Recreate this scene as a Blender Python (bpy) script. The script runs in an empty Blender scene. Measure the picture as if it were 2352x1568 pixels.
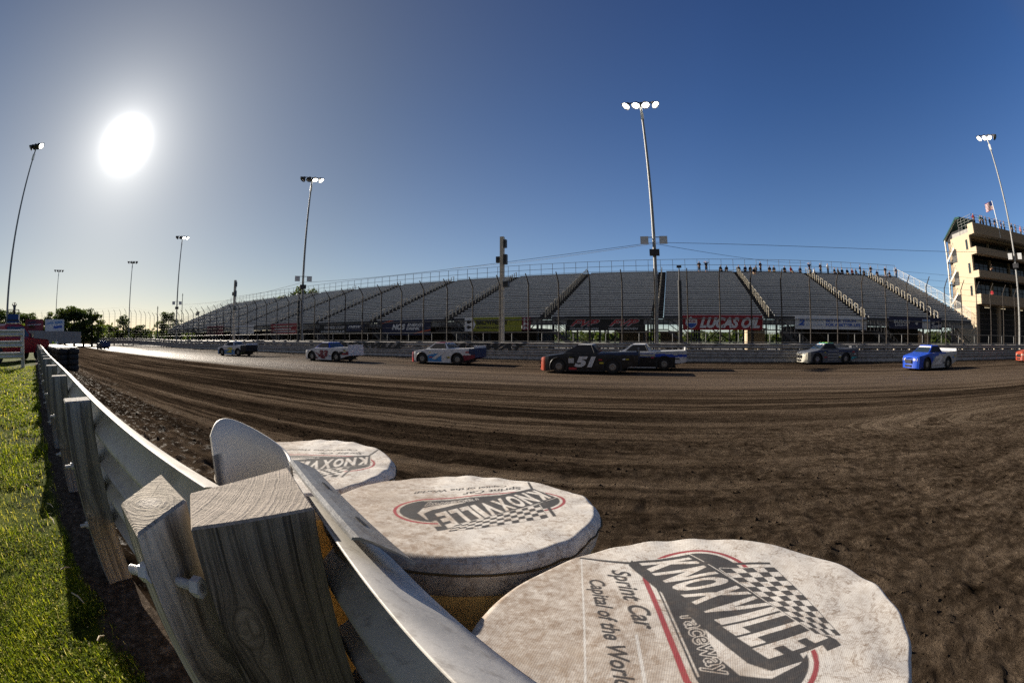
import bpy, bmesh, math, random
import numpy as np
from math import sin, cos, tan, radians, pi, sqrt, hypot, atan2, asin, acos
from mathutils import Vector, Matrix, Quaternion

random.seed(7)
RNG = np.random.default_rng(7)
scene = bpy.context.scene
COL = scene.collection

# ------------------------------------------------------------------ camera frame
# camera at the origin, track runs along X, the stand is on +Y.  Units: metres.
CAM_AZ = radians(22)
CAM_PITCH = -9 / 980.0
CAM_ROLL = radians(0.05)
FW = Vector((-sin(CAM_AZ) * cos(CAM_PITCH), cos(CAM_AZ) * cos(CAM_PITCH), sin(CAM_PITCH)))
RT0 = Vector((cos(CAM_AZ), sin(CAM_AZ), 0))
UP0 = RT0.cross(FW)
RT = RT0 * cos(CAM_ROLL) + UP0 * sin(CAM_ROLL)
UP = -RT0 * sin(CAM_ROLL) + UP0 * cos(CAM_ROLL)


def ray(x, y):
    dx, dy = x - 1176, 784 - y
    R = hypot(dx, dy)
    th = 2 * asin(R / 1960.0)
    a = atan2(dy, dx)
    return RT * (sin(th) * cos(a)) + UP * (sin(th) * sin(a)) + FW * cos(th)


def aty(x, y, Y):
    d = ray(x, y)
    return d * (Y / d.y)


def atz(x, y, Z):
    d = ray(x, y)
    return d * (Z / d.z)


def atd(x, y, D):
    d = ray(x, y)
    return d * (D / hypot(d.x, d.y))


cam = bpy.data.cameras.new('camera')
camo = bpy.data.objects.new('camera', cam)
COL.objects.link(camo)
m3 = Matrix((RT, UP, -FW)).transposed()
camo.matrix_world = m3.to_4x4()
cam.type = 'PANO'
for holder in (cam, getattr(cam, 'cycles', None)):
    if holder is None:
        continue
    try:
        holder.panorama_type = 'FISHEYE_EQUISOLID'
        holder.fisheye_lens = 15.0
        holder.fisheye_fov = radians(200)
    except Exception:
        pass
cam.sensor_width = 36
cam.sensor_fit = 'HORIZONTAL'
cam.clip_start = 0.02
cam.clip_end = 8000
scene.camera = camo

# ------------------------------------------------------------------ helpers


class MB:
    """collects shapes, then links them as ONE mesh object"""

    def __init__(self):
        self.v, self.f, self.m, self.mats = [], [], [], []
        self.sm = []

    def mi(self, mat):
        if mat not in self.mats:
            self.mats.append(mat)
        return self.mats.index(mat)

    def add(self, vs, fs, mat, smooth=False):
        o = len(self.v)
        self.v.extend([tuple(p) for p in vs])
        k = self.mi(mat)
        for f in fs:
            self.f.append(tuple(i + o for i in f))
            self.m.append(k)
            self.sm.append(smooth)
        return self

    def box(self, a, b, mat):
        x0, y0, z0 = a
        x1, y1, z1 = b
        vs = [(x0, y0, z0), (x1, y0, z0), (x1, y1, z0), (x0, y1, z0), (x0, y0, z1), (x1, y0, z1), (x1, y1, z1), (x0, y1, z1)]
        return self.add(vs, [(0, 3, 2, 1), (4, 5, 6, 7), (0, 1, 5, 4), (1, 2, 6, 5), (2, 3, 7, 6), (3, 0, 4, 7)], mat)

    def bar(self, p, q, w, h, mat, up=(0, 0, 1)):
        p, q = Vector(p), Vector(q)
        d = (q - p).normalized()
        u = Vector(up)
        if abs(d.dot(u)) > .99:
            u = Vector((1, 0, 0))
        s = d.cross(u).normalized()
        u = s.cross(d).normalized()
        vs = []
        for c in (p, q):
            for a, b in ((-1, -1), (1, -1), (1, 1), (-1, 1)):
                vs.append(c + s * (a * w / 2) + u * (b * h / 2))
        return self.add(vs, [(0, 1, 2, 3), (7, 6, 5, 4), (0, 4, 5, 1), (1, 5, 6, 2), (2, 6, 7, 3), (3, 7, 4, 0)], mat)

    def tube(self, pts, r, mat, n=8, caps=True, smooth=True):
        pts = [Vector(p) for p in pts]
        rs = r if isinstance(r, (list, tuple)) else [r] * len(pts)
        vs, fs = [], []
        ref = None
        for i, p in enumerate(pts):
            d = (pts[min(i + 1, len(pts) - 1)] - pts[max(i - 1, 0)]).normalized()
            if ref is None:
                ref = Vector((0, 0, 1)) if abs(d.z) < .9 else Vector((1, 0, 0))
            s = d.cross(ref).normalized()
            u = s.cross(d).normalized()
            for k in range(n):
                a = 2 * pi * k / n
                vs.append(p + (s * cos(a) + u * sin(a)) * rs[i])
        for i in range(len(pts) - 1):
            for k in range(n):
                k2 = (k + 1) % n
                fs.append((i * n + k, i * n + k2, (i + 1) * n + k2, (i + 1) * n + k))
        self.add(vs, fs, mat, smooth)
        if caps:
            self.add(vs[:n], [tuple(range(n))], mat)
            self.add(vs[-n:], [tuple(reversed(range(n)))], mat)
        return self

    def loft(self, rings, mat, closed=True, smooth=True, caps=False):
        n = len(rings[0])
        vs = [p for r in rings for p in r]
        fs = []
        for i in range(len(rings) - 1):
            for k in range(n if closed else n - 1):
                k2 = (k + 1) % n
                fs.append((i * n + k, i * n + k2, (i + 1) * n + k2, (i + 1) * n + k))
        self.add(vs, fs, mat, smooth)
        if caps:
            self.add(rings[0], [tuple(reversed(range(n)))], mat)
            self.add(rings[-1], [tuple(range(n))], mat)
        return self

    def build(self, name, parent=None, recalc=True):
        me = bpy.data.meshes.new(name)
        me.from_pydata(self.v, [], self.f)
        for m in self.mats:
            me.materials.append(m)
        me.polygons.foreach_set('material_index', self.m)
        me.polygons.foreach_set('use_smooth', self.sm)
        if recalc and len(self.f) < 60000:
            bm = bmesh.new()
            bm.from_mesh(me)
            bmesh.ops.recalc_face_normals(bm, faces=bm.faces)
            bm.to_mesh(me)
            bm.free()
        me.update()
        o = bpy.data.objects.new(name, me)
        COL.objects.link(o)
        if parent:
            o.parent = parent
        return o


def link_np(name, V, F, mats, midx=None, smooth=True, parent=None):
    me = bpy.data.meshes.new(name)
    V = np.asarray(V, np.float32)
    F = np.asarray(F, np.int32)
    k = F.shape[1]
    me.vertices.add(len(V))
    me.vertices.foreach_set('co', V.ravel())
    me.loops.add(F.size)
    me.loops.foreach_set('vertex_index', F.ravel())
    me.polygons.add(len(F))
    me.polygons.foreach_set('loop_start', np.arange(0, F.size, k, dtype=np.int32))
    me.polygons.foreach_set('loop_total', np.full(len(F), k, np.int32))
    for m in mats:
        me.materials.append(m)
    if midx is not None:
        me.polygons.foreach_set('material_index', np.asarray(midx, np.int32))
    me.polygons.foreach_set('use_smooth', np.full(len(F), smooth, bool))
    me.update(calc_edges=True)
    o = bpy.data.objects.new(name, me)
    COL.objects.link(o)
    if parent:
        o.parent = parent
    return o


def tag(o, label=None, cat=None, group=None, kind=None):
    if label:
        o['label'] = label
    if cat:
        o['category'] = cat
    if group:
        o['group'] = group
    if kind:
        o['kind'] = kind
    return o


def empty(name, loc=(0, 0, 0), rz=0, label=None, cat=None, group=None):
    o = bpy.data.objects.new(name, None)
    o.empty_display_size = .2
    COL.objects.link(o)
    o.location = loc
    o.rotation_euler = (0, 0, rz)
    return tag(o, label, cat, group)


def copy_tree(o, parent=None):
    c = o.copy()
    COL.objects.link(c)
    c.parent = parent
    for ch in list(o.children):
        copy_tree(ch, c)
    return c


_text_cache = {}


def text_tris(s, shear=0.0, bold=0.0):
    """built-in font -> (verts Nx2 with height about 1, faces)"""
    key = (s, shear, bold)
    if key in _text_cache:
        return _text_cache[key]
    cu = bpy.data.curves.new('t', 'FONT')
    cu.body = s
    cu.size = 1.0
    cu.shear = shear
    cu.offset = bold
    cu.resolution_u = 4
    ob = bpy.data.objects.new('t', cu)
    COL.objects.link(ob)
    bpy.context.view_layer.update()
    dg = bpy.context.evaluated_depsgraph_get()
    me = bpy.data.meshes.new_from_object(ob.evaluated_get(dg))
    me.calc_loop_triangles()
    vs = np.array([v.co[:2] for v in me.vertices], float).reshape(-1, 2)
    fs = [tuple(t.vertices) for t in me.loop_triangles]
    bpy.data.objects.remove(ob)
    bpy.data.curves.remove(cu)
    bpy.data.meshes.remove(me)
    _text_cache[key] = (vs, fs)
    return vs, fs


def put_text(mb, s, org, ux, uy, w, h, mat, shear=0.0, bold=0.0, lift=None):
    """text filling the box w x h from org along ux, uy"""
    vs, fs = text_tris(s, shear, bold)
    if not len(vs):
        return
    lo, hi = vs.min(0), vs.max(0)
    sc = (hi - lo)
    sc[sc == 0] = 1
    q = (vs - lo) / sc
    org, ux, uy = Vector(org), Vector(ux), Vector(uy)
    L = Vector(lift) if lift else Vector((0, 0, 0))
    mb.add([org + ux * (a * w) + uy * (b * h) + L for a, b in q], fs, mat)


# --- numpy value noise
def vnoise(x, y, seed=0):
    r = np.random.default_rng(seed)
    T = r.random((256, 256))
    xi, yi = np.floor(x).astype(int), np.floor(y).astype(int)
    fx, fy = x - xi, y - yi
    fx, fy = fx * fx * (3 - 2 * fx), fy * fy * (3 - 2 * fy)
    a = T[xi & 255, yi & 255]
    b = T[(xi + 1) & 255, yi & 255]
    c = T[xi & 255, (yi + 1) & 255]
    d = T[(xi + 1) & 255, (yi + 1) & 255]
    return (a * (1 - fx) + b * fx) * (1 - fy) + (c * (1 - fx) + d * fx) * fy - .5


# ------------------------------------------------------------------ materials
class NT:
    def __init__(self, mat):
        self.t = mat.node_tree
        self.n = self.t.nodes
        self.l = self.t.links

    def new(self, typ, **kw):
        n = self.n.new(typ)
        for k, v in kw.items():
            setattr(n, k, v)
        return n

    def val(self, sock, v):
        if isinstance(v, bpy.types.NodeSocket):
            self.l.new(v, sock)
        elif v is not None:
            sock.default_value = v

    def math(self, op, a, b=None, c=None, clamp=False):
        n = self.new('ShaderNodeMath', operation=op, use_clamp=clamp)
        for i, v in enumerate((a, b, c)):
            if v is not None:
                self.val(n.inputs[i], v)
        return n.outputs[0]

    def noise(self, vec, scale, detail=4, rough=.5, dist=0, dim='3D'):
        n = self.new('ShaderNodeTexNoise', noise_dimensions=dim)
        self.val(n.inputs['Vector'], vec)
        n.inputs['Scale'].default_value = scale
        n.inputs['Detail'].default_value = detail
        n.inputs['Roughness'].default_value = rough
        n.inputs['Distortion'].default_value = dist
        return n.outputs[0]

    def mapping(self, vec, scale=(1, 1, 1), loc=(0, 0, 0), rot=(0, 0, 0)):
        n = self.new('ShaderNodeMapping')
        self.val(n.inputs['Vector'], vec)
        n.inputs['Scale'].default_value = scale
        n.inputs['Location'].default_value = loc
        n.inputs['Rotation'].default_value = rot
        return n.outputs[0]

    def ramp(self, fac, stops, interp='LINEAR'):
        n = self.new('ShaderNodeValToRGB')
        n.color_ramp.interpolation = interp
        e = n.color_ramp.elements
        while len(e) < len(stops):
            e.new(.5)
        for el, (p, c) in zip(e, stops):
            el.position = p
            el.color = (c[0], c[1], c[2], 1) if isinstance(c, (tuple, list)) else (c, c, c, 1)
        self.val(n.inputs[0], fac)
        return n.outputs[0]

    def mix(self, fac, a, b, blend='MIX'):
        n = self.new('ShaderNodeMix', data_type='RGBA', blend_type=blend)
        self.val(n.inputs[0], fac)
        for i, v in ((6, a), (7, b)):
            if isinstance(v, (tuple, list)):
                v = (v[0], v[1], v[2], 1)
            self.val(n.inputs[i], v)
        return n.outputs[2]

    def bump(self, h, strength=.5, dist=.01):
        n = self.new('ShaderNodeBump')
        n.inputs['Strength'].default_value = strength
        n.inputs['Distance'].default_value = dist
        self.val(n.inputs['Height'], h)
        return n.outputs[0]

    def sep(self, vec):
        n = self.new('ShaderNodeSeparateXYZ')
        self.val(n.inputs[0], vec)
        return n.outputs

    def comb(self, x, y, z):
        n = self.new('ShaderNodeCombineXYZ')
        for i, v in enumerate((x, y, z)):
            self.val(n.inputs[i], v)
        return n.outputs[0]


def new_mat(name):
    m = bpy.data.materials.new(name)
    m.use_nodes = True
    nt = NT(m)
    b = nt.n['Principled BSDF']
    co = nt.new('ShaderNodeTexCoord')
    return m, nt, b, co


def P(name, col, rough=.6, metal=0.0, var=.15, vscale=3.0, bump=0.0, bscale=40, spec=.5, dirt=None, coord='Object'):
    """plain material with a little procedural unevenness"""
    m, nt, b, co = new_mat(name)
    n = nt.noise(co.outputs[coord], vscale, 5, .6)
    lo = tuple(c * (1 - var) for c in col)
    hi = tuple(min(1, c * (1 + var)) for c in col)
    c = nt.ramp(n, [(.3, lo), (.7, hi)])
    if dirt:
        d = nt.noise(co.outputs[coord], vscale * 2.3, 6, .65)
        c = nt.mix(nt.ramp(d, [(.5, 0.0), (.72, .8)]), c, dirt)
    nt.val(b.inputs['Base Color'], c)
    nt.val(b.inputs['Roughness'], nt.math('MULTIPLY_ADD', n, .2, rough - .1))
    b.inputs['Metallic'].default_value = metal
    b.inputs['Specular IOR Level'].default_value = spec
    if bump:
        nt.val(b.inputs['Normal'], nt.bump(nt.noise(co.outputs[coord], bscale, 6, .6), bump, .01))
    return m


M = {}
M['alu'] = P('aluminium', (.45, .465, .485), .5, .1, .12, 1.5)
M['riser'] = P('shade_painted_riser', (.055, .055, .06), .7, .1, .2, 1.5)  # dark tone stands in for shade in the row gaps and aisles
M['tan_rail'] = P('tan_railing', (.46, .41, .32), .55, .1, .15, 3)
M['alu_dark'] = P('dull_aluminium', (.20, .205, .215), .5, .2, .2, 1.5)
M['steel'] = P('galvanised_steel', (.24, .24, .235), .5, .25, .15, 4)
M['dark_steel'] = P('dark_steel', (.055, .055, .06), .65, 0, .2, 4, spec=.25)
M['rust_steel'] = P('weathered_steel', (.045, .037, .032), .7, .2, .25, 3)
M['black'] = P('black_paint', (.015, .015, .017), .45, 0, .2, 5)
M['tyre'] = P('tyre_rubber', (.02, .019, .018), .8, 0, .2, 10, .3, 60, dirt=(.07, .055, .04))
M['rim'] = P('wheel_rim', (.25, .24, .23), .35, .7, .2, 8, dirt=(.09, .07, .055))
M['white'] = P('white_paint', (.72, .72, .70), .4, 0, .06, 3, dirt=(.5, .46, .41))
M['guard_white'] = P('weathered_white_steel', (.66, .62, .55), .6, 0, .12, 3, .08, 30, .3, dirt=(.34, .29, .23))
M['wallsteel'] = P('guard_wall_steel', (.40, .375, .345), .6, .1, .18, 2, .05, 20, dirt=(.11, .09, .07))
M['wood_pale'] = P('pale_post_wood', (.55, .47, .36), .8, 0, .2, 6)
M['concrete'] = P('concrete', (.32, .31, .29), .85, 0, .15, 2, .2, 30)
M['stucco'] = P('beige_stucco', (.51, .41, .285), .9, 0, .06, 2, .15, 90)
M['stucco_dark'] = P('brown_shaded_stucco', (.30, .23, .16), .9, 0, .08, 2, .15, 90)  # darker copy of the beige, paints shade on the tower front
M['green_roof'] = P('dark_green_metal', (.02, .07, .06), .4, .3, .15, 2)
M['dark_room'] = P('painted_dark_interior', (.012, .012, .014), .7, 0, .2, 1)  # near-black colour stands for unlit depth inside rooms and openings
M['skin'] = P('skin', (.46, .27, .19), .6, 0, .1, 12)
M['hair'] = P('dark_hair', (.03, .02, .015), .7, 0, .2, 30)
M['yellow_drum'] = P('yellow_plastic', (.82, .54, .19), .42, 0, .15, 6, .05, 50, dirt=(.28, .15, .05))
M['red_car'] = P('red_car_paint', (.30, .012, .015), .25, .1, .08, 1, spec=.7)
M['chrome'] = P('chrome', (.6, .6, .6), .15, 1, .05, 5)
M['blue_cloth'] = P('blue_cloth', (.02, .06, .22), .8, 0, .2, 4)
M['horn'] = P('pale_speaker', (.62, .63, .64), .5, 0, .1, 4)

m, nt, b, co = new_mat('window_glass')
b.inputs['Base Color'].default_value = (.02, .03, .035, 1)
b.inputs['Roughness'].default_value = .08
b.inputs['Specular IOR Level'].default_value = .9
nt.val(b.inputs['Normal'], nt.bump(nt.noise(co.outputs['Object'], 1.2, 2), .04, .05))
M['glass'] = m

m, nt, b, co = new_mat('lamp_glow')
b.inputs['Base Color'].default_value = (.8, .8, .75, 1)
b.inputs['Emission Color'].default_value = (1, .95, .82, 1)
nt.val(b.inputs['Emission Strength'], nt.math('MULTIPLY_ADD', nt.noise(co.outputs['Object'], 3, 2), 4, 10))
M['lamp'] = m


def flat(name, col, rough=.5, spec=.4, var=.08):
    return P(name, col, rough, 0, var, 6, 0, 40, spec)


# ---- weathered timber (grain along local Z) with knots
def wood(name, knots=(), tone=(.46, .41, .35), dark=(.10, .085, .07), seed=0.0, pith=(-.05, .1), ringf=150, stripe=46, top_light=1.0, radial=0.0, topknot=None):
    m, nt, b, co = new_mat(name)
    X, Y, Z = nt.sep(co.outputs['Object'])
    geo = nt.new('ShaderNodeNewGeometry')
    NX, NY, NZ = nt.sep(geo.outputs['True Normal'])
    # across-grain coordinate: mixes x and y so every face gets grain
    a = nt.math('ADD', nt.math('MULTIPLY_ADD', X, .80, nt.math('MULTIPLY', Y, .75)), seed)
    wob = nt.noise(nt.comb(nt.math('MULTIPLY', X, 7), nt.math('MULTIPLY', Y, 7), nt.math('MULTIPLY', Z, 2.2)), 1.0, 3, .5)
    a = nt.math('ADD', a, nt.math('MULTIPLY_ADD', wob, .024, -.012))
    ringmask = None
    for (kx, kz, r) in knots:
        kx = kx + seed
        dx = nt.math('SUBTRACT', a, kx)
        dz = nt.math('MULTIPLY', nt.math('SUBTRACT', Z, kz), .55)
        d2 = nt.math('ADD', nt.math('MULTIPLY', dx, dx), nt.math('MULTIPLY', dz, dz))
        d2 = nt.math('ADD', d2, r * r * .22)
        fac = nt.math('SUBTRACT', 1.0, nt.math('DIVIDE', r * r, d2))
        a = nt.math('ADD', kx, nt.math('MULTIPLY', dx, fac))
        d = nt.math('SQRT', d2)
        kn = nt.math('SUBTRACT', 1.0, nt.math('MULTIPLY', d, 1 / (r * 1.25)), clamp=True)
        ringmask = kn if ringmask is None else nt.math('MAXIMUM', ringmask, kn)
    fine = nt.noise(nt.comb(nt.math('MULTIPLY', a, 230), nt.math('MULTIPLY', Y, 2), nt.math('MULTIPLY', Z, 3.0)), 1.0, 5, .6)
    broad = nt.noise(nt.comb(nt.math('MULTIPLY', a, stripe), 0.0, nt.math('MULTIPLY', Z, 1.1)), 1.0, 2.5, .55)
    mott = nt.noise(nt.comb(nt.math('MULTIPLY', a, 30), 5.0, nt.math('MULTIPLY', Z, 14)), 1.0, 4, .6)
    crack = nt.noise(nt.comb(nt.math('MULTIPLY', a, 48), 3.0, nt.math('MULTIPLY', Z, .5)), 1.0, 1.5, .4)
    g = nt.math('ADD', nt.math('MULTIPLY_ADD', fine, .46, nt.math('MULTIPLY', broad, .42)), nt.math('MULTIPLY', mott, .12))
    # end grain (top): uneven growth rings round an off-centre pith, split by radial checks
    rx = nt.math('SUBTRACT', X, pith[0])
    ry = nt.math('SUBTRACT', Y, pith[1])
    rr = nt.math('SQRT', nt.math('ADD', nt.math('MULTIPLY', rx, rx), nt.math('MULTIPLY', ry, ry)))
    th = nt.math('ARCTAN2', ry, rx)
    rw = nt.noise(co.outputs['Object'], 16, 4, .6)
    rd = nt.math('MULTIPLY_ADD', rw, .014, rr)
    ring = nt.noise(nt.comb(nt.math('MULTIPLY', rd, ringf), nt.math('MULTIPLY', th, 1.2), 7.0), 1.0, 2.5, .6)
    endn = nt.noise(co.outputs['Object'], 210, 5, .65)
    rad = nt.noise(nt.comb(nt.math('MULTIPLY', nt.math('MULTIPLY_ADD', rw, .10, th), 16), nt.math('MULTIPLY', rr, 5), 2.0), 1.0, 3, .6)
    endg = nt.math('ADD', nt.math('MULTIPLY_ADD', ring, .62 - radial, nt.math('MULTIPLY', endn, .28)), nt.math('MULTIPLY_ADD', rad, radial, .06))
    top = nt.math('GREATER_THAN', NZ, .6)
    gg = nt.new('ShaderNodeMix', data_type='FLOAT')
    nt.val(gg.inputs[0], top)
    nt.val(gg.inputs[2], g)
    nt.val(gg.inputs[3], endg)
    gsel = gg.outputs[0]
    side = nt.ramp(gsel, [(.36, dark), (.455, tuple(.42 * t for t in tone)), (.53, tuple(.85 * t for t in tone)), (.68, tuple(1.12 * t for t in tone))])
    endc = nt.ramp(gsel, [(.36, tuple(.30 * t * top_light for t in tone)), (.46, tuple(.72 * t * top_light for t in tone)), (.60, tuple(1.12 * t * top_light for t in tone))])  # top face scaled apart from the sides to imitate light on it
    col = nt.mix(top, side, endc)
    cmask = nt.math('MULTIPLY', nt.ramp(crack, [(.315, 1.0), (.34, 0.0)]), nt.math('SUBTRACT', 1.0, top))
    ecr = nt.math('MULTIPLY', nt.ramp(rad, [(.30, 1.0), (.335, 0.0)]), top)
    cm = nt.math('MAXIMUM', cmask, ecr)
    col = nt.mix(nt.math('MULTIPLY', cm, .85), col, (.022, .018, .015))
    if topknot:
        kd = nt.math('SQRT', nt.math('ADD', nt.math('POWER', nt.math('SUBTRACT', X, topknot[0]), 2.0), nt.math('POWER', nt.math('SUBTRACT', Y, topknot[1]), 2.0)))
        kd = nt.math('MULTIPLY_ADD', rw, .02, kd)
        km = nt.math('MULTIPLY', nt.ramp(nt.math('MULTIPLY', kd, 1 / .06), [(.30, 1.0), (.62, 0.0)]), top)
        col = nt.mix(nt.math('MULTIPLY', km, nt.math('MULTIPLY_ADD', endn, 1.2, .0, clamp=True)), col, (.74, .68, .60))
    if ringmask is not None:
        kc = nt.mix(nt.ramp(mott, [(.40, 0.0), (.56, 1.0)]), tuple(.35 * t for t in tone), tuple(1.3 * t for t in tone))
        col = nt.mix(nt.ramp(ringmask, [(.10, 0.0), (.30, .75), (.6, .9)]), col, kc)
        col = nt.mix(nt.math('MULTIPLY', nt.ramp(ringmask, [(.02, 0.0), (.10, .8), (.24, 0.0)]), .45), col, dark)
    nt.val(b.inputs['Base Color'], col)
    b.inputs['Roughness'].default_value = .85
    b.inputs['Specular IOR Level'].default_value = .25
    h = nt.math('SUBTRACT', gsel, nt.math('MULTIPLY', cm, .9))
    nt.val(b.inputs['Normal'], nt.bump(h, 1.0, .008))
    return m


# ------------------------------------------------------------------ world, sun
SUN_AZ, SUN_EL = radians(-79.96), radians(23.2)
SUN_DIR = Vector((sin(SUN_AZ) * cos(SUN_EL), cos(SUN_AZ) * cos(SUN_EL), sin(SUN_EL)))
w = bpy.data.worlds.new('World')
scene.world = w
w.use_nodes = True
nt = NT(w)
bg = nt.n['Background']
sky = nt.new('ShaderNodeTexSky')
sky.sky_type = 'NISHITA'
sky.sun_disc = False
sky.sun_elevation = SUN_EL
sky.sun_rotation = SUN_AZ % (2 * pi)
sky.altitude = 250
sky.air_density = 1.0
sky.dust_density = 0.25
sky.ozone_density = 3.0
geo = nt.new('ShaderNodeTexCoord')
dot = nt.new('ShaderNodeVectorMath', operation='DOT_PRODUCT')
nrm = nt.new('ShaderNodeVectorMath', operation='NORMALIZE')
nt.val(nrm.inputs[0], geo.outputs['Generated'])
nt.val(dot.inputs[0], nrm.outputs[0])
dot.inputs[1].default_value = SUN_DIR
ang = nt.math('ARCCOSINE', nt.math('MINIMUM', dot.outputs['Value'], .999999))
# aureole of the sun in hazy air: a bright core, then a wide soft skirt
core = nt.math('EXPONENT', nt.math('MULTIPLY', nt.math('MULTIPLY', ang, ang), -1 / (radians(1.9) ** 2)))
skirt = nt.math('EXPONENT', nt.math('MULTIPLY', ang, -1 / radians(3.3)))
wide = nt.math('EXPONENT', nt.math('MULTIPLY', ang, -1 / radians(19)))
hl = nt.math('MULTIPLY_ADD', core, 70.0, nt.math('MULTIPLY_ADD', skirt, 13.0, nt.math('MULTIPLY', wide, 4.2)))
glow = nt.mix(1.0, (1, .97, .92), hl, 'MULTIPLY')
DX, DYv, dz = nt.sep(nrm.outputs[0])
deep = nt.ramp(dz, [(0.0, (1.0, .98, .97)), (.20, (.80, .90, 1.0)), (.5, (.52, .74, .98)), (.9, (.38, .58, .88))])
skyc = nt.mix(1.0, sky.outputs[0], deep, 'MULTIPLY')
near_sun = nt.ramp(nt.math('MULTIPLY', ang, 1 / pi), [(.0, (.36, .32, .26)), (.18, (.60, .55, .50)), (.42, (.84, .92, 1.04))])
skyc = nt.mix(1.0, skyc, near_sun, 'MULTIPLY')
# pale haze low down, warmer toward the sun
low = nt.math('EXPONENT', nt.math('MULTIPLY', nt.math('ABSOLUTE', dz), -5.0))
warm = nt.ramp(nt.math('MULTIPLY', ang, 1 / pi), [(.10, (1.9, 1.66, 1.36)), (.24, (1.45, 1.30, 1.12)), (.45, (.62, .74, .90))])
skyc = nt.mix(1.0, skyc, nt.mix(1.0, warm, nt.math('MULTIPLY', low, 1.15), 'MULTIPLY'), 'ADD')
# unseen pale fill added to the sky behind the camera, softening blue shade
rear_fill = nt.ramp(nt.math('MULTIPLY_ADD', DYv, -.89, nt.math('MULTIPLY', DX, .45)), [(.02, 0.0), (.65, 1.0)])
skyc = nt.mix(nt.math('MULTIPLY', rear_fill, .75), skyc, (1.25, 1.14, 1.02))
tot = nt.mix(1.0, skyc, glow, 'ADD')
nt.val(bg.inputs['Color'], tot)
bg.inputs['Strength'].default_value = .059

sd = bpy.data.lights.new('sun', 'SUN')
sd.energy = 5.0
sd.angle = radians(.53)
sd.color = (1, .90, .76)
so = bpy.data.objects.new('sun', sd)
COL.objects.link(so)
so.rotation_mode = 'QUATERNION'
so.rotation_quaternion = SUN_DIR.to_track_quat('Z', 'Y')

vs_ = scene.view_settings
scene.display_settings.display_device = 'sRGB'
vs_.view_transform = 'Standard'
vs_.look = 'None'
vs_.exposure = 0.75
vs_.gamma = 1
vs_.use_curve_mapping = False
scene.render.engine = 'CYCLES'
scene.cycles.max_bounces = 5
scene.cycles.diffuse_bounces = 3
scene.cycles.glossy_bounces = 3
scene.cycles.transparent_max_bounces = 8
scene.cycles.sample_clamp_indirect = 2.5
scene.cycles.use_denoising = False
# ================================================================== GROUND
def track_h(Y):
    return np.interp(Y, [.0, .30, .55, 1.2, 3, 8, 14, 19, 25, 33, 40], [-1.12, -1.14, -1.2, -1.24, -1.36, -1.66, -1.83, -1.9, -1.9, -1.84, -1.8])


def lines(lo, hi, d0, g):
    a = [0.0]
    while a[-1] < hi:
        a.append(a[-1] + max(d0, g * abs(a[-1])))
    b = [0.0]
    while b[-1] > lo:
        b.append(b[-1] - max(d0, g * abs(b[-1])))
    return np.array(b[:0:-1] + a)


def grid_mesh(xs, ys, zf, name, mats):
    X, Y = np.meshgrid(xs, ys, indexing='xy')
    Z = zf(X, Y)
    V = np.stack([X, Y, Z], -1).reshape(-1, 3)
    nx, ny = len(xs), len(ys)
    i = np.arange((ny - 1) * (nx - 1))
    r, c = i // (nx - 1), i % (nx - 1)
    a = r * nx + c
    F = np.stack([a, a + 1, a + nx + 1, a + nx], -1)
    return link_np(name, V, F, mats)


# --- dirt material
m, nt, b, co = new_mat('track_dirt')
pos = co.outputs['Object']
X, Y, Z = nt.sep(pos)
Ysk = nt.math('MULTIPLY_ADD', nt.math('MINIMUM', X, 4.0), -.075, Y)
spos = nt.comb(X, Ysk, 0.0)
stream = nt.noise(nt.mapping(spos, (.03, .95, 1)), 1.0, 7, .66)
stream2 = nt.noise(nt.mapping(spos, (.11, 3.4, 1), (3, 7, 0)), 1.0, 6, .66)
clod = nt.noise(pos, 9, 8, .68)
clod2 = nt.noise(nt.mapping(pos, (.55, 1.3, 1)), 1.5, 7, .66)
wobY = nt.math('ADD', Y, nt.math('MULTIPLY_ADD', nt.noise(nt.mapping(pos, (.03, .2, 1)), 1.0, 3, .5), 4.0, -2.0))
groove = nt.ramp(nt.math('DIVIDE', wobY, 33.0), [(.44, 0.0), (.52, .9), (.60, 1.0), (.67, .5), (.80, .15)])
rough_zone = nt.ramp(nt.math('DIVIDE', wobY, 33.0), [(.20, 1.0), (.36, .0)])
base = nt.ramp(nt.math('MULTIPLY_ADD', stream, .6, nt.math('MULTIPLY', stream2, .42)), [(.42, (.010, .007, .005)), (.49, (.030, .021, .0145)), (.545, (.105, .076, .053)), (.62, (.19, .145, .105))])
near = nt.ramp(nt.math('MULTIPLY_ADD', clod, .55, nt.math('MULTIPLY', clod2, .45)), [(.37, (.016, .011, .007)), (.49, (.080, .058, .040)), (.62, (.21, .158, .113))])
right = nt.ramp(nt.math('MULTIPLY_ADD', X, .05, .5), [(.42, 0.0), (.64, 1.0)])
berm = nt.math('MULTIPLY', nt.ramp(nt.math('MULTIPLY', nt.math('ADD', Y, nt.math('MULTIPLY_ADD', clod2, 3.0, -1.5)), .2), [(.18, 1.0), (.62, 0.0)]), nt.math('LESS_THAN', X, -.6))
colr = nt.mix(nt.math('MAXIMUM', nt.math('MULTIPLY', rough_zone, nt.math('MULTIPLY_ADD', right, .90, .10)), nt.math('MULTIPLY', right, .12)), base, near)
colr = nt.mix(nt.math('MULTIPLY', groove, .75), colr, nt.ramp(stream2, [(.32, (.080, .058, .041)), (.68, (.18, .135, .097))]))
leftw = nt.ramp(nt.math('MULTIPLY_ADD', X, -.03, 0.0), [(.3, .06), (.9, 1.0)])
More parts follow.
